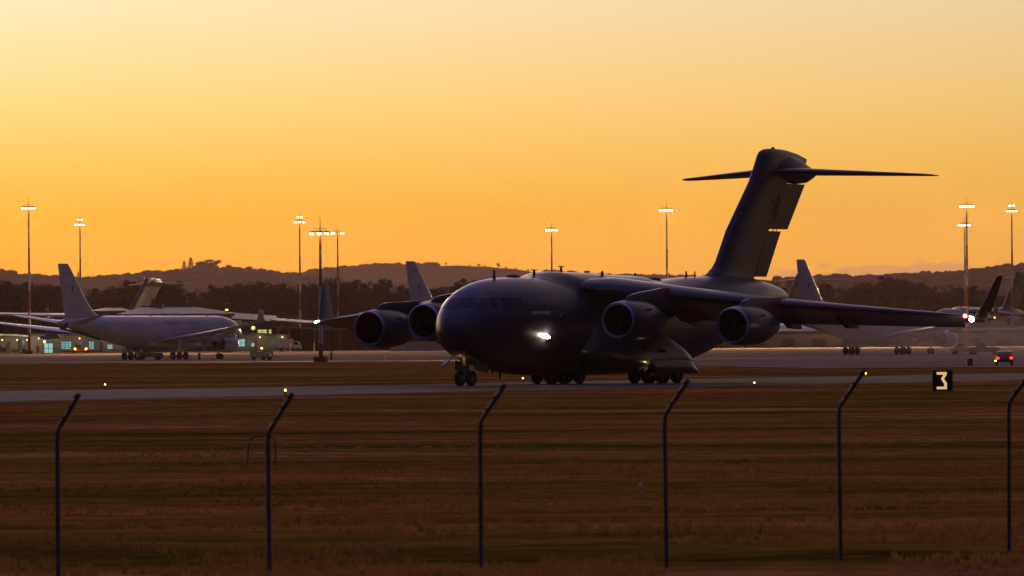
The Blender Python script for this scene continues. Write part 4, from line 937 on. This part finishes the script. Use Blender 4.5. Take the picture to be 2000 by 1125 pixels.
for px_, D_, lab in ((388, 1150, 'dark wheeled extinguisher between the left tanker main wheels and nose wheel'), (646, 1090, 'dark wheeled extinguisher standing alone right of the near mast')):
    e = empty('wheeled_extinguisher'); tag(e, lab, 'fire extinguisher', 'wheeled extinguishers on the apron')
    MB().lathe([(.35, .05), (.4, .2), (1.1, .2), (1.2, .1), (1.35, .05)], (0, 0, 0), 'z', 14).build('cylinder', M_STEEL, e, 40); MB().tube([(.1, 0, .4), (.3, 0, 1.1), (.1, 0, 1.45), (-.15, 0, 1.5)], .035, 6).build('handle', M_STEEL, e)
    for sy in (-1, 1): MB().lathe([(-.04, .04), (-.04, .25), (.04, .25), (.04, .04)], (0, sy*.28, .25), 'y', 14).build('wheel', M_TYRE, e, 40)
    v = at(px_, D_); e.location = (v.x, D_, az_(v.x, D_))
small('ground_gear_trolley', 'yellow topped trolley of ground gear at the far left terminal wall', 'trolley', 26, DB-25, MB().box((0, 0, 1.1), (4.0, 1.4, .12)).box((-1.6, 0, .55), (.15, 1.2, 1.0)).box((1.6, 0, .55), (.15, 1.2, 1.0)).box((.3, 0, .5), (1.6, 1.1, .7)), M_YEL)
small('storage_crate', 'blue storage crate beside the red mast base', 'crate', 46.5, DB-22, MB().box((0, 0, .55), (1.0, 1.0, 1.1)).box((0, 0, 1.13), (1.1, 1.1, .06)), M_BLUE)
small('ground_gear_trolley', 'dark cluttered trolley at the left edge of the photo', 'trolley', 4, DB-24, MB().box((0, 0, .9), (2.4, 1.2, .9)).box((-.6, 0, 1.6), (.9, 1.0, .6)).box((0, 0, .3), (2.6, 1.0, .12)), M_VEH)
small('barrier', 'yellow barrier board standing right of the red mast base', 'barrier', 73, DB-22, MB().box((0, 0, .95), (.7, .1, 1.5)).box((0, 0, .1), (.9, .5, .1)), M_YEL)
# crouching ground worker beside the generator cart
def worker():
    J = {'pel': (0, 0, .62), 'sp': (.16, 0, .86), 'ch': (.36, 0, 1.05), 'nk': (.50, 0, 1.15), 'hd': (.60, 0, 1.20), 'ht': (.68, 0, 1.24),
         'kL': (.34, .14, .58), 'aL': (.06, .16, .10), 'tL': (.25, .17, .05), 'kR': (.02, -.14, .34), 'aR': (-.30, -.16, .12), 'tR': (-.18, -.17, .04),
         'sL': (.40, .19, 1.06), 'eL': (.55, .24, .80), 'hL': (.74, .15, .66), 'sR': (.40, -.19, 1.06), 'eR': (.58, -.24, .82), 'hR': (.78, -.12, .70)}
    E_ = [('pel', 'sp'), ('sp', 'ch'), ('ch', 'nk'), ('nk', 'hd'), ('hd', 'ht'), ('pel', 'kL'), ('kL', 'aL'), ('aL', 'tL'), ('pel', 'kR'), ('kR', 'aR'), ('aR', 'tR'), ('ch', 'sL'), ('sL', 'eL'), ('eL', 'hL'), ('ch', 'sR'), ('sR', 'eR'), ('eR', 'hR')]
    rad = {'pel': .16, 'sp': .15, 'ch': .17, 'nk': .06, 'hd': .10, 'ht': .09, 'kL': .075, 'kR': .075, 'aL': .05, 'aR': .05, 'tL': .04, 'tR': .04, 'sL': .07, 'sR': .07, 'eL': .05, 'eR': .05, 'hL': .035, 'hR': .035}
    ks = list(J); me = bpy.data.meshes.new('person'); me.from_pydata([J[k] for k in ks], [(ks.index(a), ks.index(b)) for a, b in E_], [])
    o = bpy.data.objects.new('person', me); COL.objects.link(o); sk = o.modifiers.new('skin', 'SKIN'); o.modifiers.new('sub', 'SUBSURF').levels = 1
    for i, k in enumerate(ks): me.skin_vertices[0].data[i].radius = (rad[k], rad[k])
    me.skin_vertices[0].data[0].use_root = True; me.materials.append(M_CLOTH)
    MB().loft([se_ring(0, .01, -.01, .01, 12)]*2) if False else None
    vest = MB().tube([(.08, 0, .78), (.20, 0, .92), (.38, 0, 1.08)], [.19, .20, .20], 14).build('vest', M_VEST, o, 50)
    MB().tube([(.60, 0, 1.22), (.70, 0, 1.27), (.74, 0, 1.29)], [.12, .11, .05], 12).build('helmet', M_VWH, o, 50)
    v = at(529, 1062); o.location = (v.x, 1062, az_(v.x, 1062)); o.rotation_euler = (0, 0, R(170)); tag(o, 'person crouching at the right end of the generator cart in dark clothes and pale vest', 'person')
worker()

# ------------------------------------------------------------------ airfield lights and sign
def ground_pt(px, py):
    y0 = yh(px); D = H*F/(py-y0); v = at(px, D); return v.x, D
def edge_light(label, px, py, m=M_EDGE):
    x, y = ground_pt(px, py+3); z = max(gz(x, y), 0.0); o = empty('edge_light', (x, y, z)); tag(o, label, 'taxiway light', 'small lights along the taxiway')
    o.scale = (.75, .75, .75)
    MB().lathe([(0, .10), (.04, .10), (.05, .04), (.28, .04), (.30, .09), (.34, .09)], (0, 0, 0), 'z', 14).build('stem', M_STEEL, o, 40)
    MB().lathe([(.34, .075), (.42, .07), (.47, .045), (.49, .01)], (0, 0, 0), 'z', 14).build('lens', m, o, 60)
for px_, py_, lab in ((204, 757, 'small glowing taxiway light above the leftmost fence post'), (556, 771, 'small amber taxiway light at the tip of the second fence post from the left'),
                      (1020, 744, 'small glowing taxiway light under the cargo jet belly behind its nose wheels'), (1472, 754, 'small glowing taxiway light on the near taxiway edge right of the main wheels'),
                      (1690, 734, 'small amber taxiway light above the second fence post from the right')):
    edge_light(lab, px_, py_, M_AMBER if 'amber' in lab else M_EDGE)
for px_, py_, lab in ((793, 834, 'pale marker peg in the grass between the second and third fence posts'), (1784, 810, 'pale marker peg in the grass below the black number sign'), (1248, 953, 'pale marker peg in the near grass just left of the fourth fence post')):
    x, y = ground_pt(px_, py_+4); b = MB().lathe([(0, .03), (.03, .045), (.10, .045), (.13, .01)], (0, 0, 0), 'z', 12); o = b.build('marker_peg', mat('peg_pale', (.95, .60, .30), .9), None, 40); o.location = (x, y, gz(x, y)); tag(o, lab, 'marker', 'pale marker pegs in the grass')
x, y = ground_pt(1839, 765); y0 = yh(1839); s = F/y; W_, Hh = 39/s, 39.5/s; zb = 0.05
sg = empty('number_sign', (x, y, 0)); tag(sg, 'square black sign with a glowing yellow number 3 on the grass', 'sign'); sg.rotation_euler = (0, 0, R(4))
MB().box((0, 0, zb+Hh/2), (W_, .18, Hh)).build('sign_box', M_SIGNB, sg, 0, bevel=.015)
fr = MB(); 
for sx in (-1, 1): fr.box((sx*(W_/2), 0, zb+Hh/2), (.03, .22, Hh+.02))
fr.box((0, 0, zb+Hh), (W_+.03, .22, .03)).build('sign_frame', M_STEEL, sg, 0)
k5 = 1/(5*s)
pts = [(1635, 637), (1735, 637), (1735, 660), (1707, 703), (1735, 745), (1735, 805), (1635, 805), (1635, 780), (1708, 780), (1708, 752), (1682, 712), (1682, 696), (1704, 662), (1635, 662)]
MB().prism([((u-1692.5)*k5, zb+(820-v_)*k5) for u, v_ in pts], .02, lambda u, v_, w: (u, -.102+w, v_)).build('figure', M_SIGNF, sg, 0)
for i, u in enumerate((-.38, -.22, .05, .22, .38)): MB().lathe([(0, .04), (.05, .035), (.07, .01)], (u*W_, 0, zb+Hh+.012), 'z', 10).build('bracket_bolt', M_STEEL, sg, 40)
for sx in (-1, 1): MB().box((sx*W_*.35, 0, .02), (.06, .06, .2)).build('leg', M_STEEL, sg, 0)

# ------------------------------------------------------------------ cranked fence posts and the hoop
POSTS = [(110, 845, 1149, 155), (522.5, 850, 1128, 150), (935.5, 828, 1118, 148), (1298, 815, 1108, 144), (1638, 800, 1092, 141), (1967, 790, 1064, 138)]
PL = ['leftmost cranked fence post, cut off by the bottom of the photo', 'second cranked fence post from the left, standing in front of the thin metal hoop', 'third cranked fence post from the left, below the cargo jet nose wheels',
      'fourth cranked fence post from the left, its tip below the bulged gear door', 'fifth cranked fence post from the left, left of the black number sign', 'rightmost cranked fence post, its tip touching the right edge of the photo']
for (px_, yk, yb, s), lab in zip(POSTS, PL):
    D = F/s; X = (px_-1000)/s; zk = H-(yk-yh(px_))/s; zb = min(gz(X, D), H-(yb-yh(px_))/s)-.25
    c = Vector((.63, -.78, 0))*.50; kk = .93+.14*random.random()
    pts = [(0, 0, zb), (0, 0, zk-.10), Vector((0, 0, zk))+c*.03, Vector((0, 0, zk+.07))+c*.10, Vector((0, 0, zk+.50*kk))+c*kk]
    o = MB().tube(pts, .030, 14).build('fence_post', M_POST, None, 40); o.location = (X, D, 0); o.rotation_euler = (R(random.uniform(-.4, .4)), R(random.uniform(-.5, .5)), 0)
    tag(o, lab, 'fence post', 'bent fence posts along the field edge')
    MB().lathe([(-.01, .04), (.01, .04), (.03, .02)], Vector((0, 0, zk+.50*kk))+c*kk, 'z', 12).build('cap', M_STEEL, o, 40)
    # wire eyelets along the crank
    for t in (.25, .6, .9):
        q = Vector((0, 0, zk+.07+(.43*t)*kk))+c*(.1+.9*t)*kk; MB().box(q+Vector((-.02, -.035, .02)), (.03, .03, .03)).build('wire_clip', M_STEEL, o, 0)
D = 2.95*F/(918-yh(510)); s = F/D; x0, x1 = (481-1000)/s, (537-1000)/s; zt = H-(852-yh(510))/s
hp = MB().tube([(x0-.02, 0, -.1), (x0+.03, 0, zt-.18), (x0+.08, 0, zt-.06), (x0+.17, 0, zt-.01), (x0+.35, 0, zt+.02), (x1-.14, 0, zt+.02), (x1-.06, 0, zt-.03), (x1, 0, zt-.16), (x1-.03, 0, -.1)], .018, 8).build('metal_hoop', M_STEEL, None, 50)
hp.location = (0, D, 0); tag(hp, 'thin dark metal hoop standing in the grass behind the second fence post', 'hoop')

# ------------------------------------------------------------------ grass: tufts of blades, denser near the fence
def grass():
    n1 = 26000; V = []; T = []
    y = 70+rng.random(17000)**2.2*120; x = (rng.random(len(y))-.5)*2*(1090/F*y+1)
    vs = []; fs = []
    for i in range(len(y)):
        xx, yy = float(x[i]), float(y[i]); p, a = axis_coord(xx, yy)
        if abs(p-4.5) < 18.5: continue
        cl = noise.noise((xx/3.5, yy/5, 3.3))
        if cl < -.08: continue
        z0 = gz(xx, yy); near = max(0, 1-(yy-70)/60); hgt = (.02+.04*rng.random()+.05*max(0, cl))*(1+1.6*near)*(1 if rng.random() > .03 else 2.0)
        nb = 5 if yy < 110 else 3
        for _ in range(nb):
            t = rng.random()*6.283; r = rng.random()*.12; bx_, by_ = xx+r*math.cos(t), yy+r*math.sin(t); l = .35*hgt*(rng.random()-.5)*2; w = .008+.012*rng.random()+(.012 if yy > 120 else 0)
            k = len(vs); vs += [(bx_-w, by_, z0-.02), (bx_+w, by_, z0-.02), (bx_+l*.5+w*.6, by_+.01, z0+hgt*.6), (bx_+l*.5-w*.6, by_+.01, z0+hgt*.6), (bx_+l*1.2, by_, z0+hgt)]
            fs += [(k, k+1, k+2, k+3), (k+3, k+2, k+4)]
    m = mat('grass_blades', (0.31, 0.155, 0.03), 0.95, col2=(0.56, 0.28, 0.09), vscale=.15, spec=0, stretch=(.5, 1, 1))
    nt = m.node_tree; b = nt.nodes['Principled BSDF']; tr = nt.nodes.new('ShaderNodeBsdfTranslucent'); mx = nt.nodes.new('ShaderNodeMixShader'); mx.inputs[0].default_value = .35
    nt.links.new(b.inputs['Base Color'].links[0].from_socket, tr.inputs[0]); nt.links.new(b.outputs[0], mx.inputs[1]); nt.links.new(tr.outputs[0], mx.inputs[2]); nt.links.new(mx.outputs[0], nt.nodes['Material Output'].inputs[0])
    me = bpy.data.meshes.new('grass'); me.from_pydata(vs, [], fs); me.materials.append(m)
    o = bpy.data.objects.new('grass', me); COL.objects.link(o); tag(o, kind='stuff')
grass()

# ------------------------------------------------------------------ trees
def leaf_cloud(centres, per, size, flat=.8, seed=0):
    g = np.random.default_rng(seed); vs = []; fs = []
    for (cx, cy, cz, rx, ry, rz) in centres:
        d = g.normal(size=(per, 3)); d /= np.linalg.norm(d, axis=1)[:, None]; rr = (.45+.62*g.random(per))[:, None]; c = np.array([cx, cy, cz])+d*rr*np.array([rx, ry, rz])
        a = g.normal(size=(per, 3)); a /= np.linalg.norm(a, axis=1)[:, None]; b = np.cross(a, g.normal(size=(per, 3))); b /= np.linalg.norm(b, axis=1)[:, None]
        w = size*(.55+.9*g.random(per))[:, None]
        for q, A_, B_, W_ in zip(c, a, b, w):
            k = len(vs); vs += [tuple(q-A_*W_), tuple(q+B_*W_*.45), tuple(q+A_*W_), tuple(q-B_*W_*.45)]; fs.append((k, k+1, k+2, k+3))
    return vs, fs
def gum_tree(seed, h=20, spread=8, airy=.5, per=0, leaf=.34):
    g = random.Random(seed); root = empty('gum_tree')
    th = h*g.uniform(.32, .45); T = MB(); lean = g.uniform(-.6, .6)
    T.tube([(0, 0, -1), (lean*.3, 0, th*.5), (lean, 0, th), (lean*1.2, .3, h*.72)], [.45, .36, .28, .12], 8)
    cs = []
    for k in range(g.randint(9, 13)):
        t = g.uniform(0, 6.28); r = spread*g.uniform(.15, .62); z = h*g.uniform(.5, .93)-r*.25; c = (lean+r*math.cos(t), r*math.sin(t), z)
        T.tube([(lean*.8, 0, th*g.uniform(.75, 1.1)), ((lean+c[0])/2, c[1]/2, (th+z)/2-.4), c], [.2, .12, .05], 6)
        q = spread*g.uniform(.20, .36); cs.append((*c, q, q, q*g.uniform(.45, .7)))
        if g.random() < airy: cs.append((c[0]*1.35, c[1]*1.3, z+g.uniform(-.5, 1.8), q*.45, q*.45, q*.3))
    cs.append((lean, 0, h*.88, spread*.3, spread*.3, h*.10))
    vs, fs = leaf_cloud(cs, per or (170 if airy < .8 else 105), leaf, seed=seed)
    T.build('trunk', M_BARK, root, 50); me = bpy.data.meshes.new('crown'); me.from_pydata(vs, [], fs); me.materials.append(M_LEAF); c = bpy.data.objects.new('crown', me); COL.objects.link(c); c.parent = root
    root['h0'] = h*.99; return root
def pine_tree(seed, h=20, leaf=.34):
    g = random.Random(seed); root = empty('pine_tree'); T = MB().tube([(0, 0, -1), (0, 0, h)], [.4, .08], 8); cs = []
    for k in range(11):
        z = h*(.18+.075*k); r = h*.27*(1-k/12.5)
        for j in range(6):
            t = j*1.047+k*.5; cs.append((r*.6*math.cos(t), r*.6*math.sin(t), z, r*.42, r*.42, h*.014)); T.tube([(0, 0, z-.1), (r*math.cos(t), r*math.sin(t), z+.1)], [.09, .03], 4)
    vs, fs = leaf_cloud(cs, 30, leaf, seed=seed)
    T.build('trunk', M_BARK, root, 50); me = bpy.data.meshes.new('crown'); me.from_pydata(vs, [], fs); me.materials.append(M_LEAF2); c = bpy.data.objects.new('crown', me); COL.objects.link(c); c.parent = root; root['h0'] = h
    return root
PROTO = [gum_tree(11, 20, 9, .4), gum_tree(12, 21, 8, .6), gum_tree(13, 19, 10, .5), gum_tree(14, 22, 7, .9), gum_tree(15, 18, 8.5, .85), gum_tree(16, 20, 7, .5)]
PINE = pine_tree(21, 22, .75); FAR = [gum_tree(31, 20, 9, .3, 110, .95), gum_tree(32, 18, 10, .6, 90, .85), gum_tree(33, 20, 8, .9, 60, .8), gum_tree(34, 17, 9, .4, 110, .95), gum_tree(35, 19, 8, .8, 70, .85), gum_tree(36, 20, 10, .3, 120, 1.0)]; used = set()
def put_tree(proto, x, y, z, h, label, group, rz=None, wide=1.0):
    h0 = proto['h0']
    if proto.name not in used: t = proto; used.add(proto.name)
    else: t = copy_tree(proto)
    s_ = h/h0; t.scale = (s_*wide, s_*wide, s_); t.location = (x, y, z); t.rotation_euler = (0, 0, random.uniform(0, 6.28) if rz is None else rz); tag(t, label, 'tree', group); return t
TOP = [(-60, 545), (0, 547), (30, 546), (55, 556), (90, 550), (110, 552), (130, 574), (155, 566), (185, 556), (215, 566), (245, 552), (280, 546), (310, 548), (345, 553), (370, 562), (400, 566), (430, 562), (480, 550), (505, 552), (535, 548), (560, 556), (590, 552), (618, 545), (665, 546), (700, 560), (722, 550), (765, 542), (800, 552), (845, 560), (870, 556), (900, 546), (925, 547), (960, 552),
       (1100, 556), (1300, 552), (1370, 534), (1400, 545), (1490, 552), (1520, 544), (1550, 556), (1590, 548), (1640, 560), (1680, 552), (1740, 544), (1790, 550), (1840, 558), (1900, 562), (1960, 566), (2060, 566)]
PLACE = [(-60, 120, 'behind the far left floodlit mast'), (120, 300, 'behind the left tanker tail fin'), (300, 480, 'behind the wide hangar roof'), (480, 640, 'behind the three masts'), (640, 780, 'behind the open shelter'), (780, 960, 'beside the fin above the cargo jet left nose'),
         (960, 1420, 'behind the cargo jet back'), (1420, 1600, 'behind the foot of the tall fin'), (1600, 1760, 'above the taxiing jet outer wing'), (1760, 1900, 'left of the right hand mast pair'), (1900, 2100, 'near the right edge behind the wing tip')]
def where(px):
    for a, b, t in PLACE:
        if a <= px < b: return t
    return PLACE[-1][2]
i = 0
for row, (D, sp, dy, kind) in enumerate(((1945, 21, 9, 'front row bushy gum tree'), (2010, 24, 0, 'second row tall gum tree'), (2110, 33, -1, 'back row gum tree'))):
    px_ = -55
    while px_ < 2060:
        hid = 985 < px_ < 1440
        if not (hid and (row == 0 or random.random() < .5)):
            Dd = D+random.uniform(-22, 22); v = at(px_, Dd); zb = base_z(v.x, Dd); py = float(np.interp(px_, [q[0] for q in TOP], [q[1] for q in TOP]))+dy+random.choice((-5, -1, 2, 10, 20))
            h = max(7, zat(px_, py, Dd)-zb); w_ = where(px_)
            put_tree(PROTO[(i*5+row) % 6 if row else random.choice([0, 1, 2, 5])], v.x, Dd, zb, h, kind+' '+w_, 'treeline '+w_, wide=random.uniform(.85, 1.15)); i += 1
        px_ += sp*random.uniform(.75, 1.3)

# shapes for masses of far crowns and for the undergrowth that closes the foot of the treeline
def ico(sub=2):
    bm = bmesh.new(); bmesh.ops.create_icosphere(bm, subdivisions=sub, radius=1); v = np.array([q.co[:] for q in bm.verts]); f = [tuple(q.index for q in p.verts) for p in bm.faces]; bm.free(); return v, f
IV, IF = ico(2)
def canopy(name, blobs, m, rough=.35, seed=1, leaves=0, lsize=1.0):
    vs = []; fs = []
    for (x, y, z, rx, rz) in blobs:
        k = len(vs); o = random.random()*100
        n = np.array([noise.noise((q[0]*1.7+o, q[1]*1.7, q[2]*1.7)) + .6*noise.noise((q[0]*4.5+o, q[1]*4.5, q[2]*4.5)) for q in IV])
        P = IV*(1+rough*n)[:, None]*np.array([rx, rx, rz])+np.array([x, y, z]); vs += [tuple(p) for p in P]; fs += [tuple(i+k for i in f) for f in IF]
    if leaves:
        lv, lf = leaf_cloud([(x, y, z, rx*1.12, rx*1.12, rz*1.12) for x, y, z, rx, rz in blobs], leaves, lsize, seed=seed); k = len(vs); vs += lv; fs += [tuple(i+k for i in f) for f in lf]
    me = bpy.data.meshes.new(name); me.from_pydata(vs, [], fs); me.shade_smooth(); me.materials.append(m); o = bpy.data.objects.new(name, me); COL.objects.link(o); tag(o, kind='stuff'); return o
bl = []
for k in range(250):
    px_ = random.uniform(-60, 2060); D = random.uniform(1975, 2150); v = at(px_, D); h = random.uniform(4, 9)*(1+.25*(D > 2050)); bl.append((v.x, D, base_z(v.x, D)+h*.4, random.uniform(4.5, 8), h*.75))
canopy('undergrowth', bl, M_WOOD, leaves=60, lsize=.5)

# ------------------------------------------------------------------ hills
def hill(name, prof, D, depth, m, foot=None):
    n = 160; p0, p1 = prof[0][0], prof[-1][0]; xs_ = [p0+(p1-p0)*i/(n-1) for i in range(n)]; X = [q[0] for q in prof]; Y = [q[1] for q in prof]; v = []; rows_ = []
    for j in range(25):
        t = j/16; y = D-depth*(1-t)
        for px_ in xs_:
            zr = zat(px_, float(np.interp(px_, X, Y)), D); x = (px_-1000)/F*D; zb = base_z(x, D-depth)-2
            k = math.sin(min(t, 1)*math.pi/2)**1.15 if t <= 1 else 1-.5*((t-1)/.5)**2
            z = zb+(zr-zb)*k + (noise.noise((x/180, y/260, 1))*.05+noise.noise((x/60, y/60, 2))*.012)*(zr-zb)*(1 if t < .97 else .25); v.append((x, y, z))
    f = [(j*n+i, j*n+i+1, (j+1)*n+i+1, (j+1)*n+i) for j in range(24) for i in range(n-1)]
    b = MB(); b.add(v, f); o = b.build(name, m, None, 80); tag(o, kind='structure')
    def surf(px_, t):
        zr = zat(px_, float(np.interp(px_, X, Y)), D); x = (px_-1000)/F*D; zb = base_z(x, D-depth)-2; y = D-depth*(1-t); return (x, y, zb+(zr-zb)*math.sin(min(t, 1)*math.pi/2)**1.15)
    return surf
H1 = [(-150, 538), (0, 536), (22, 539), (45, 545), (100, 549), (160, 553), (200, 551), (250, 546), (290, 542), (330, 538), (380, 536), (440, 534), (470, 534), (520, 538), (560, 543), (620, 551), (700, 562), (760, 580), (840, 620)]
s1 = hill('near_hill', H1, 14000, 2600, M_HILL)
H2 = [(440, 560), (500, 548), (560, 539), (600, 536), (650, 528), (700, 524), (760, 521), (820, 520), (900, 519), (960, 523), (1010, 529), (1060, 536), (1120, 540), (1200, 543), (1300, 545), (1400, 548), (1500, 556), (1620, 580)]
s2 = hill('far_hill', H2, 19500, 3500, M_HILL)
H3 = [(1420, 580), (1500, 560), (1560, 554), (1620, 551), (1700, 553), (1760, 546), (1800, 547), (1860, 544), (1900, 539), (1930, 535), (1960, 531), (2000, 528), (2100, 520)]
s3 = hill('right_hill', H3, 9500, 2200, M_HILL)
def forest(name, surf, p0, p1, n, rx, rz, tmin=.35, ridge=.35, seed=3):
    random.seed(seed); b = []
    for k in range(n):
        px_ = random.uniform(p0, p1); t = 1.0 if random.random() < ridge else random.uniform(tmin, .99); x, y, z = surf(px_, t); r = random.uniform(*rx); b.append((x, y, z+rz*r*.35, r, r*rz*random.uniform(.7, 1.2)))
    return canopy(name, b, M_WOOD, .35, seed, 45, rx[0]*.24)
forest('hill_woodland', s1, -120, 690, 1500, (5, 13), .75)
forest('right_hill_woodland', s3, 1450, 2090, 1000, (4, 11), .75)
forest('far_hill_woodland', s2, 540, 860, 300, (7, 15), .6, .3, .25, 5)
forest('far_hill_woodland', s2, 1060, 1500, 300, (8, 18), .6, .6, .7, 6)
# trees one can tell apart on the skylines
for_clump = ((388, 519, 1.3), (401, 510, 1.6), (419, 513, 1.5), (429, 521, 1.2))
def sky_tree(proto, surf, px_, pytop, lab, grp, wide=1.0, t=1.0):
    x, y, z = surf(px_, t); h = zat(px_, pytop, y)-z+1.5; put_tree(proto, x, y, z-1.5, max(h, 3), lab, grp, wide=wide)
sky_tree(PINE, s1, 360, 509, 'left and smaller of two pointed pines on the left hill skyline', None, 1.1)
sky_tree(PINE, s1, 373, 502, 'right and taller of two pointed pines on the left hill skyline', None, 1.1)
sky_tree(FAR[1], s1, 396, 512, 'left half of the big rounded tree clump on top of the left hill', None, 2.0)
sky_tree(FAR[2], s1, 411, 506, 'highest crown of the big rounded tree clump on top of the left hill', None, 2.1)
for k_, (a_, b_, c_) in enumerate(for_clump): sky_tree(FAR[(5, 0, 3, 5)[k_]], s1, a_, b_, 'crown merged into the big rounded tree clump on top of the left hill', 'crowns of the big rounded clump', c_, .94)
sky_tree(FAR[5], s1, 424, 519, 'low right hand crown beside the big rounded clump on the left hill', None, 1.4)
sky_tree(FAR[4], s1, 448, 517, 'airy spreading tree right of the big rounded clump on the left hill', None, 1.5)
sky_tree(FAR[3], s1, 464, 522, 'small airy tree on the left hill skyline right of the spreading one', None, 1.3)
sky_tree(PINE, s1, 60, 530, 'pine standing behind the far left floodlit mast', None, .7); sky_tree(PINE, s1, 153, 528, 'pine standing behind the second mast from the left', None, .7)
sky_tree(PINE, s1, 183, 537, 'small pine in the gap right of the left tanker tail fin', None, .7); sky_tree(FAR[0], s1, 118, 537, 'rounded tree on the skyline just left of the left tanker tail fin', None, 1.3)
for px_, py in ((609, 525), (636, 523), (648, 526), (670, 519)): sky_tree(FAR[(px_//7) % 6], s2, px_, py, 'small rounded tree on the far ridge around the near red and white mast', 'ridge trees by the near mast', 1.2)
for px_, py, lab in ((808, 515, 'tiny tree on the far ridge just right of the fin tip above the engines'), (821, 514, 'rounded tree on the far ridge, leftmost of the open ridge trees'), (834, 517, 'low shrubby tree on the far ridge'), (871, 513, 'lone round tree on the open part of the far ridge above the cockpit'),
                     (892, 517, 'left tree of a low clump on the far ridge above the cargo jet nose'), (900, 516, 'middle tree of a low clump on the far ridge above the cargo jet nose'), (918, 516, 'right tree of a low clump on the far ridge above the cargo jet nose'), (935, 515, 'slim tree between clumps on the far ridge'),
                     (947, 518, 'low tree left of the tallest far ridge tree'), (974, 514, 'tallest round tree on the far ridge, above the cargo jet back'), (988, 521, 'small tree right of the tallest far ridge tree'), (1007, 523, 'thin small tree where the far ridge starts to fall'), (1031, 526, 'rounded tree on the falling end of the far ridge')):
    sky_tree(FAR[(px_//7) % 6], s2, px_, py, lab, None, 1.15)
sky_tree(FAR[3], s3, 1518, 538, 'airy gum tree showing between the tall fin and the right hand pale fin', None, 1.2); sky_tree(FAR[4], s3, 1770, 536, 'big spreading gum tree on the right hill skyline', None, 1.3)
for px_, py in ((1600, 540), (1622, 541), (1662, 541), (1722, 535), (1741, 538), (1815, 538), (1850, 536), (1885, 533), (1910, 527), (1935, 524), (1958, 520)): sky_tree(FAR[px_ % 5], s3, px_, py+3, 'gum tree along the skyline of the right hill', 'skyline trees of the right hill', 1.2)

# ------------------------------------------------------------------ air
hz = MB().box((0, 12900, 170), (16000, 26400, 420)).build('haze', mat('haze_air', (1, 1, 1), 1), None, 0); tag(hz, kind='stuff')
nt = hz.data.materials[0].node_tree; nt.nodes.clear()
pv = nt.nodes.new('ShaderNodeVolumePrincipled'); pv.inputs['Color'].default_value = (1.0, .62, .44, 1); pv.inputs['Density'].default_value = SIGMA; pv.inputs['Anisotropy'].default_value = 0.55
oo = nt.nodes.new('ShaderNodeOutputMaterial'); nt.links.new(pv.outputs[0], oo.inputs['Volume'])

# ------------------------------------------------------------------ hot exhaust behind the jet's near engines (shimmering air)
def plume(p0, ax0, ax1, r1, dens, z0, label):
    b = MB(); rings = []; NA, NR = 60, 36
    for i in range(NA+1):
        t = i/NA; a = ax0+(ax1-ax0)*t; k = max(.01, min(1, t/.18, (1-t)/.35))**.6 if 0 < t < 1 else .02
        ry = (.5+r1*2.2*t**.8)*k; rz = (.45+r1*.55*t**.6)*k; zc = z0-.8*t; ring = []
        for j in range(NR):
            u = 2*math.pi*j/NR; wv = 1+.22*noise.noise((a*.16+p0, math.cos(u)*1.5, math.sin(u)*1.5)); ring.append(L3(a, p0+ry*math.cos(u)*wv, max(.12, zc+rz*math.sin(u)*wv)))
        rings.append(ring)
    m = bpy.data.materials.new('exhaust_air'); m.use_nodes = True; nt = m.node_tree; nt.nodes.clear(); pv = nt.nodes.new('ShaderNodeVolumePrincipled')
    pv.inputs['Color'].default_value = (1, .82, .68, 1); pv.inputs['Density'].default_value = dens; pv.inputs['Anisotropy'].default_value = .45
    nt.links.new(pv.outputs[0], nt.nodes.new('ShaderNodeOutputMaterial').inputs['Volume'])
    o = b.loft(rings).build('exhaust_haze', m, None, 60); o.matrix_world = Matrix.Translation(JET0) @ Matrix.Rotation(HEAD, 4, 'Z'); tag(o, label, kind='stuff')
plume(13.2, 18.5, 100, 3.2, .0085, 3.4, 'thin exhaust haze blown back from the near outer engine of the taxiing jet')
plume(7.0, 15.5, 88, 2.6, .0080, 3.8, 'thin exhaust haze blown back from the near inner engine of the taxiing jet')
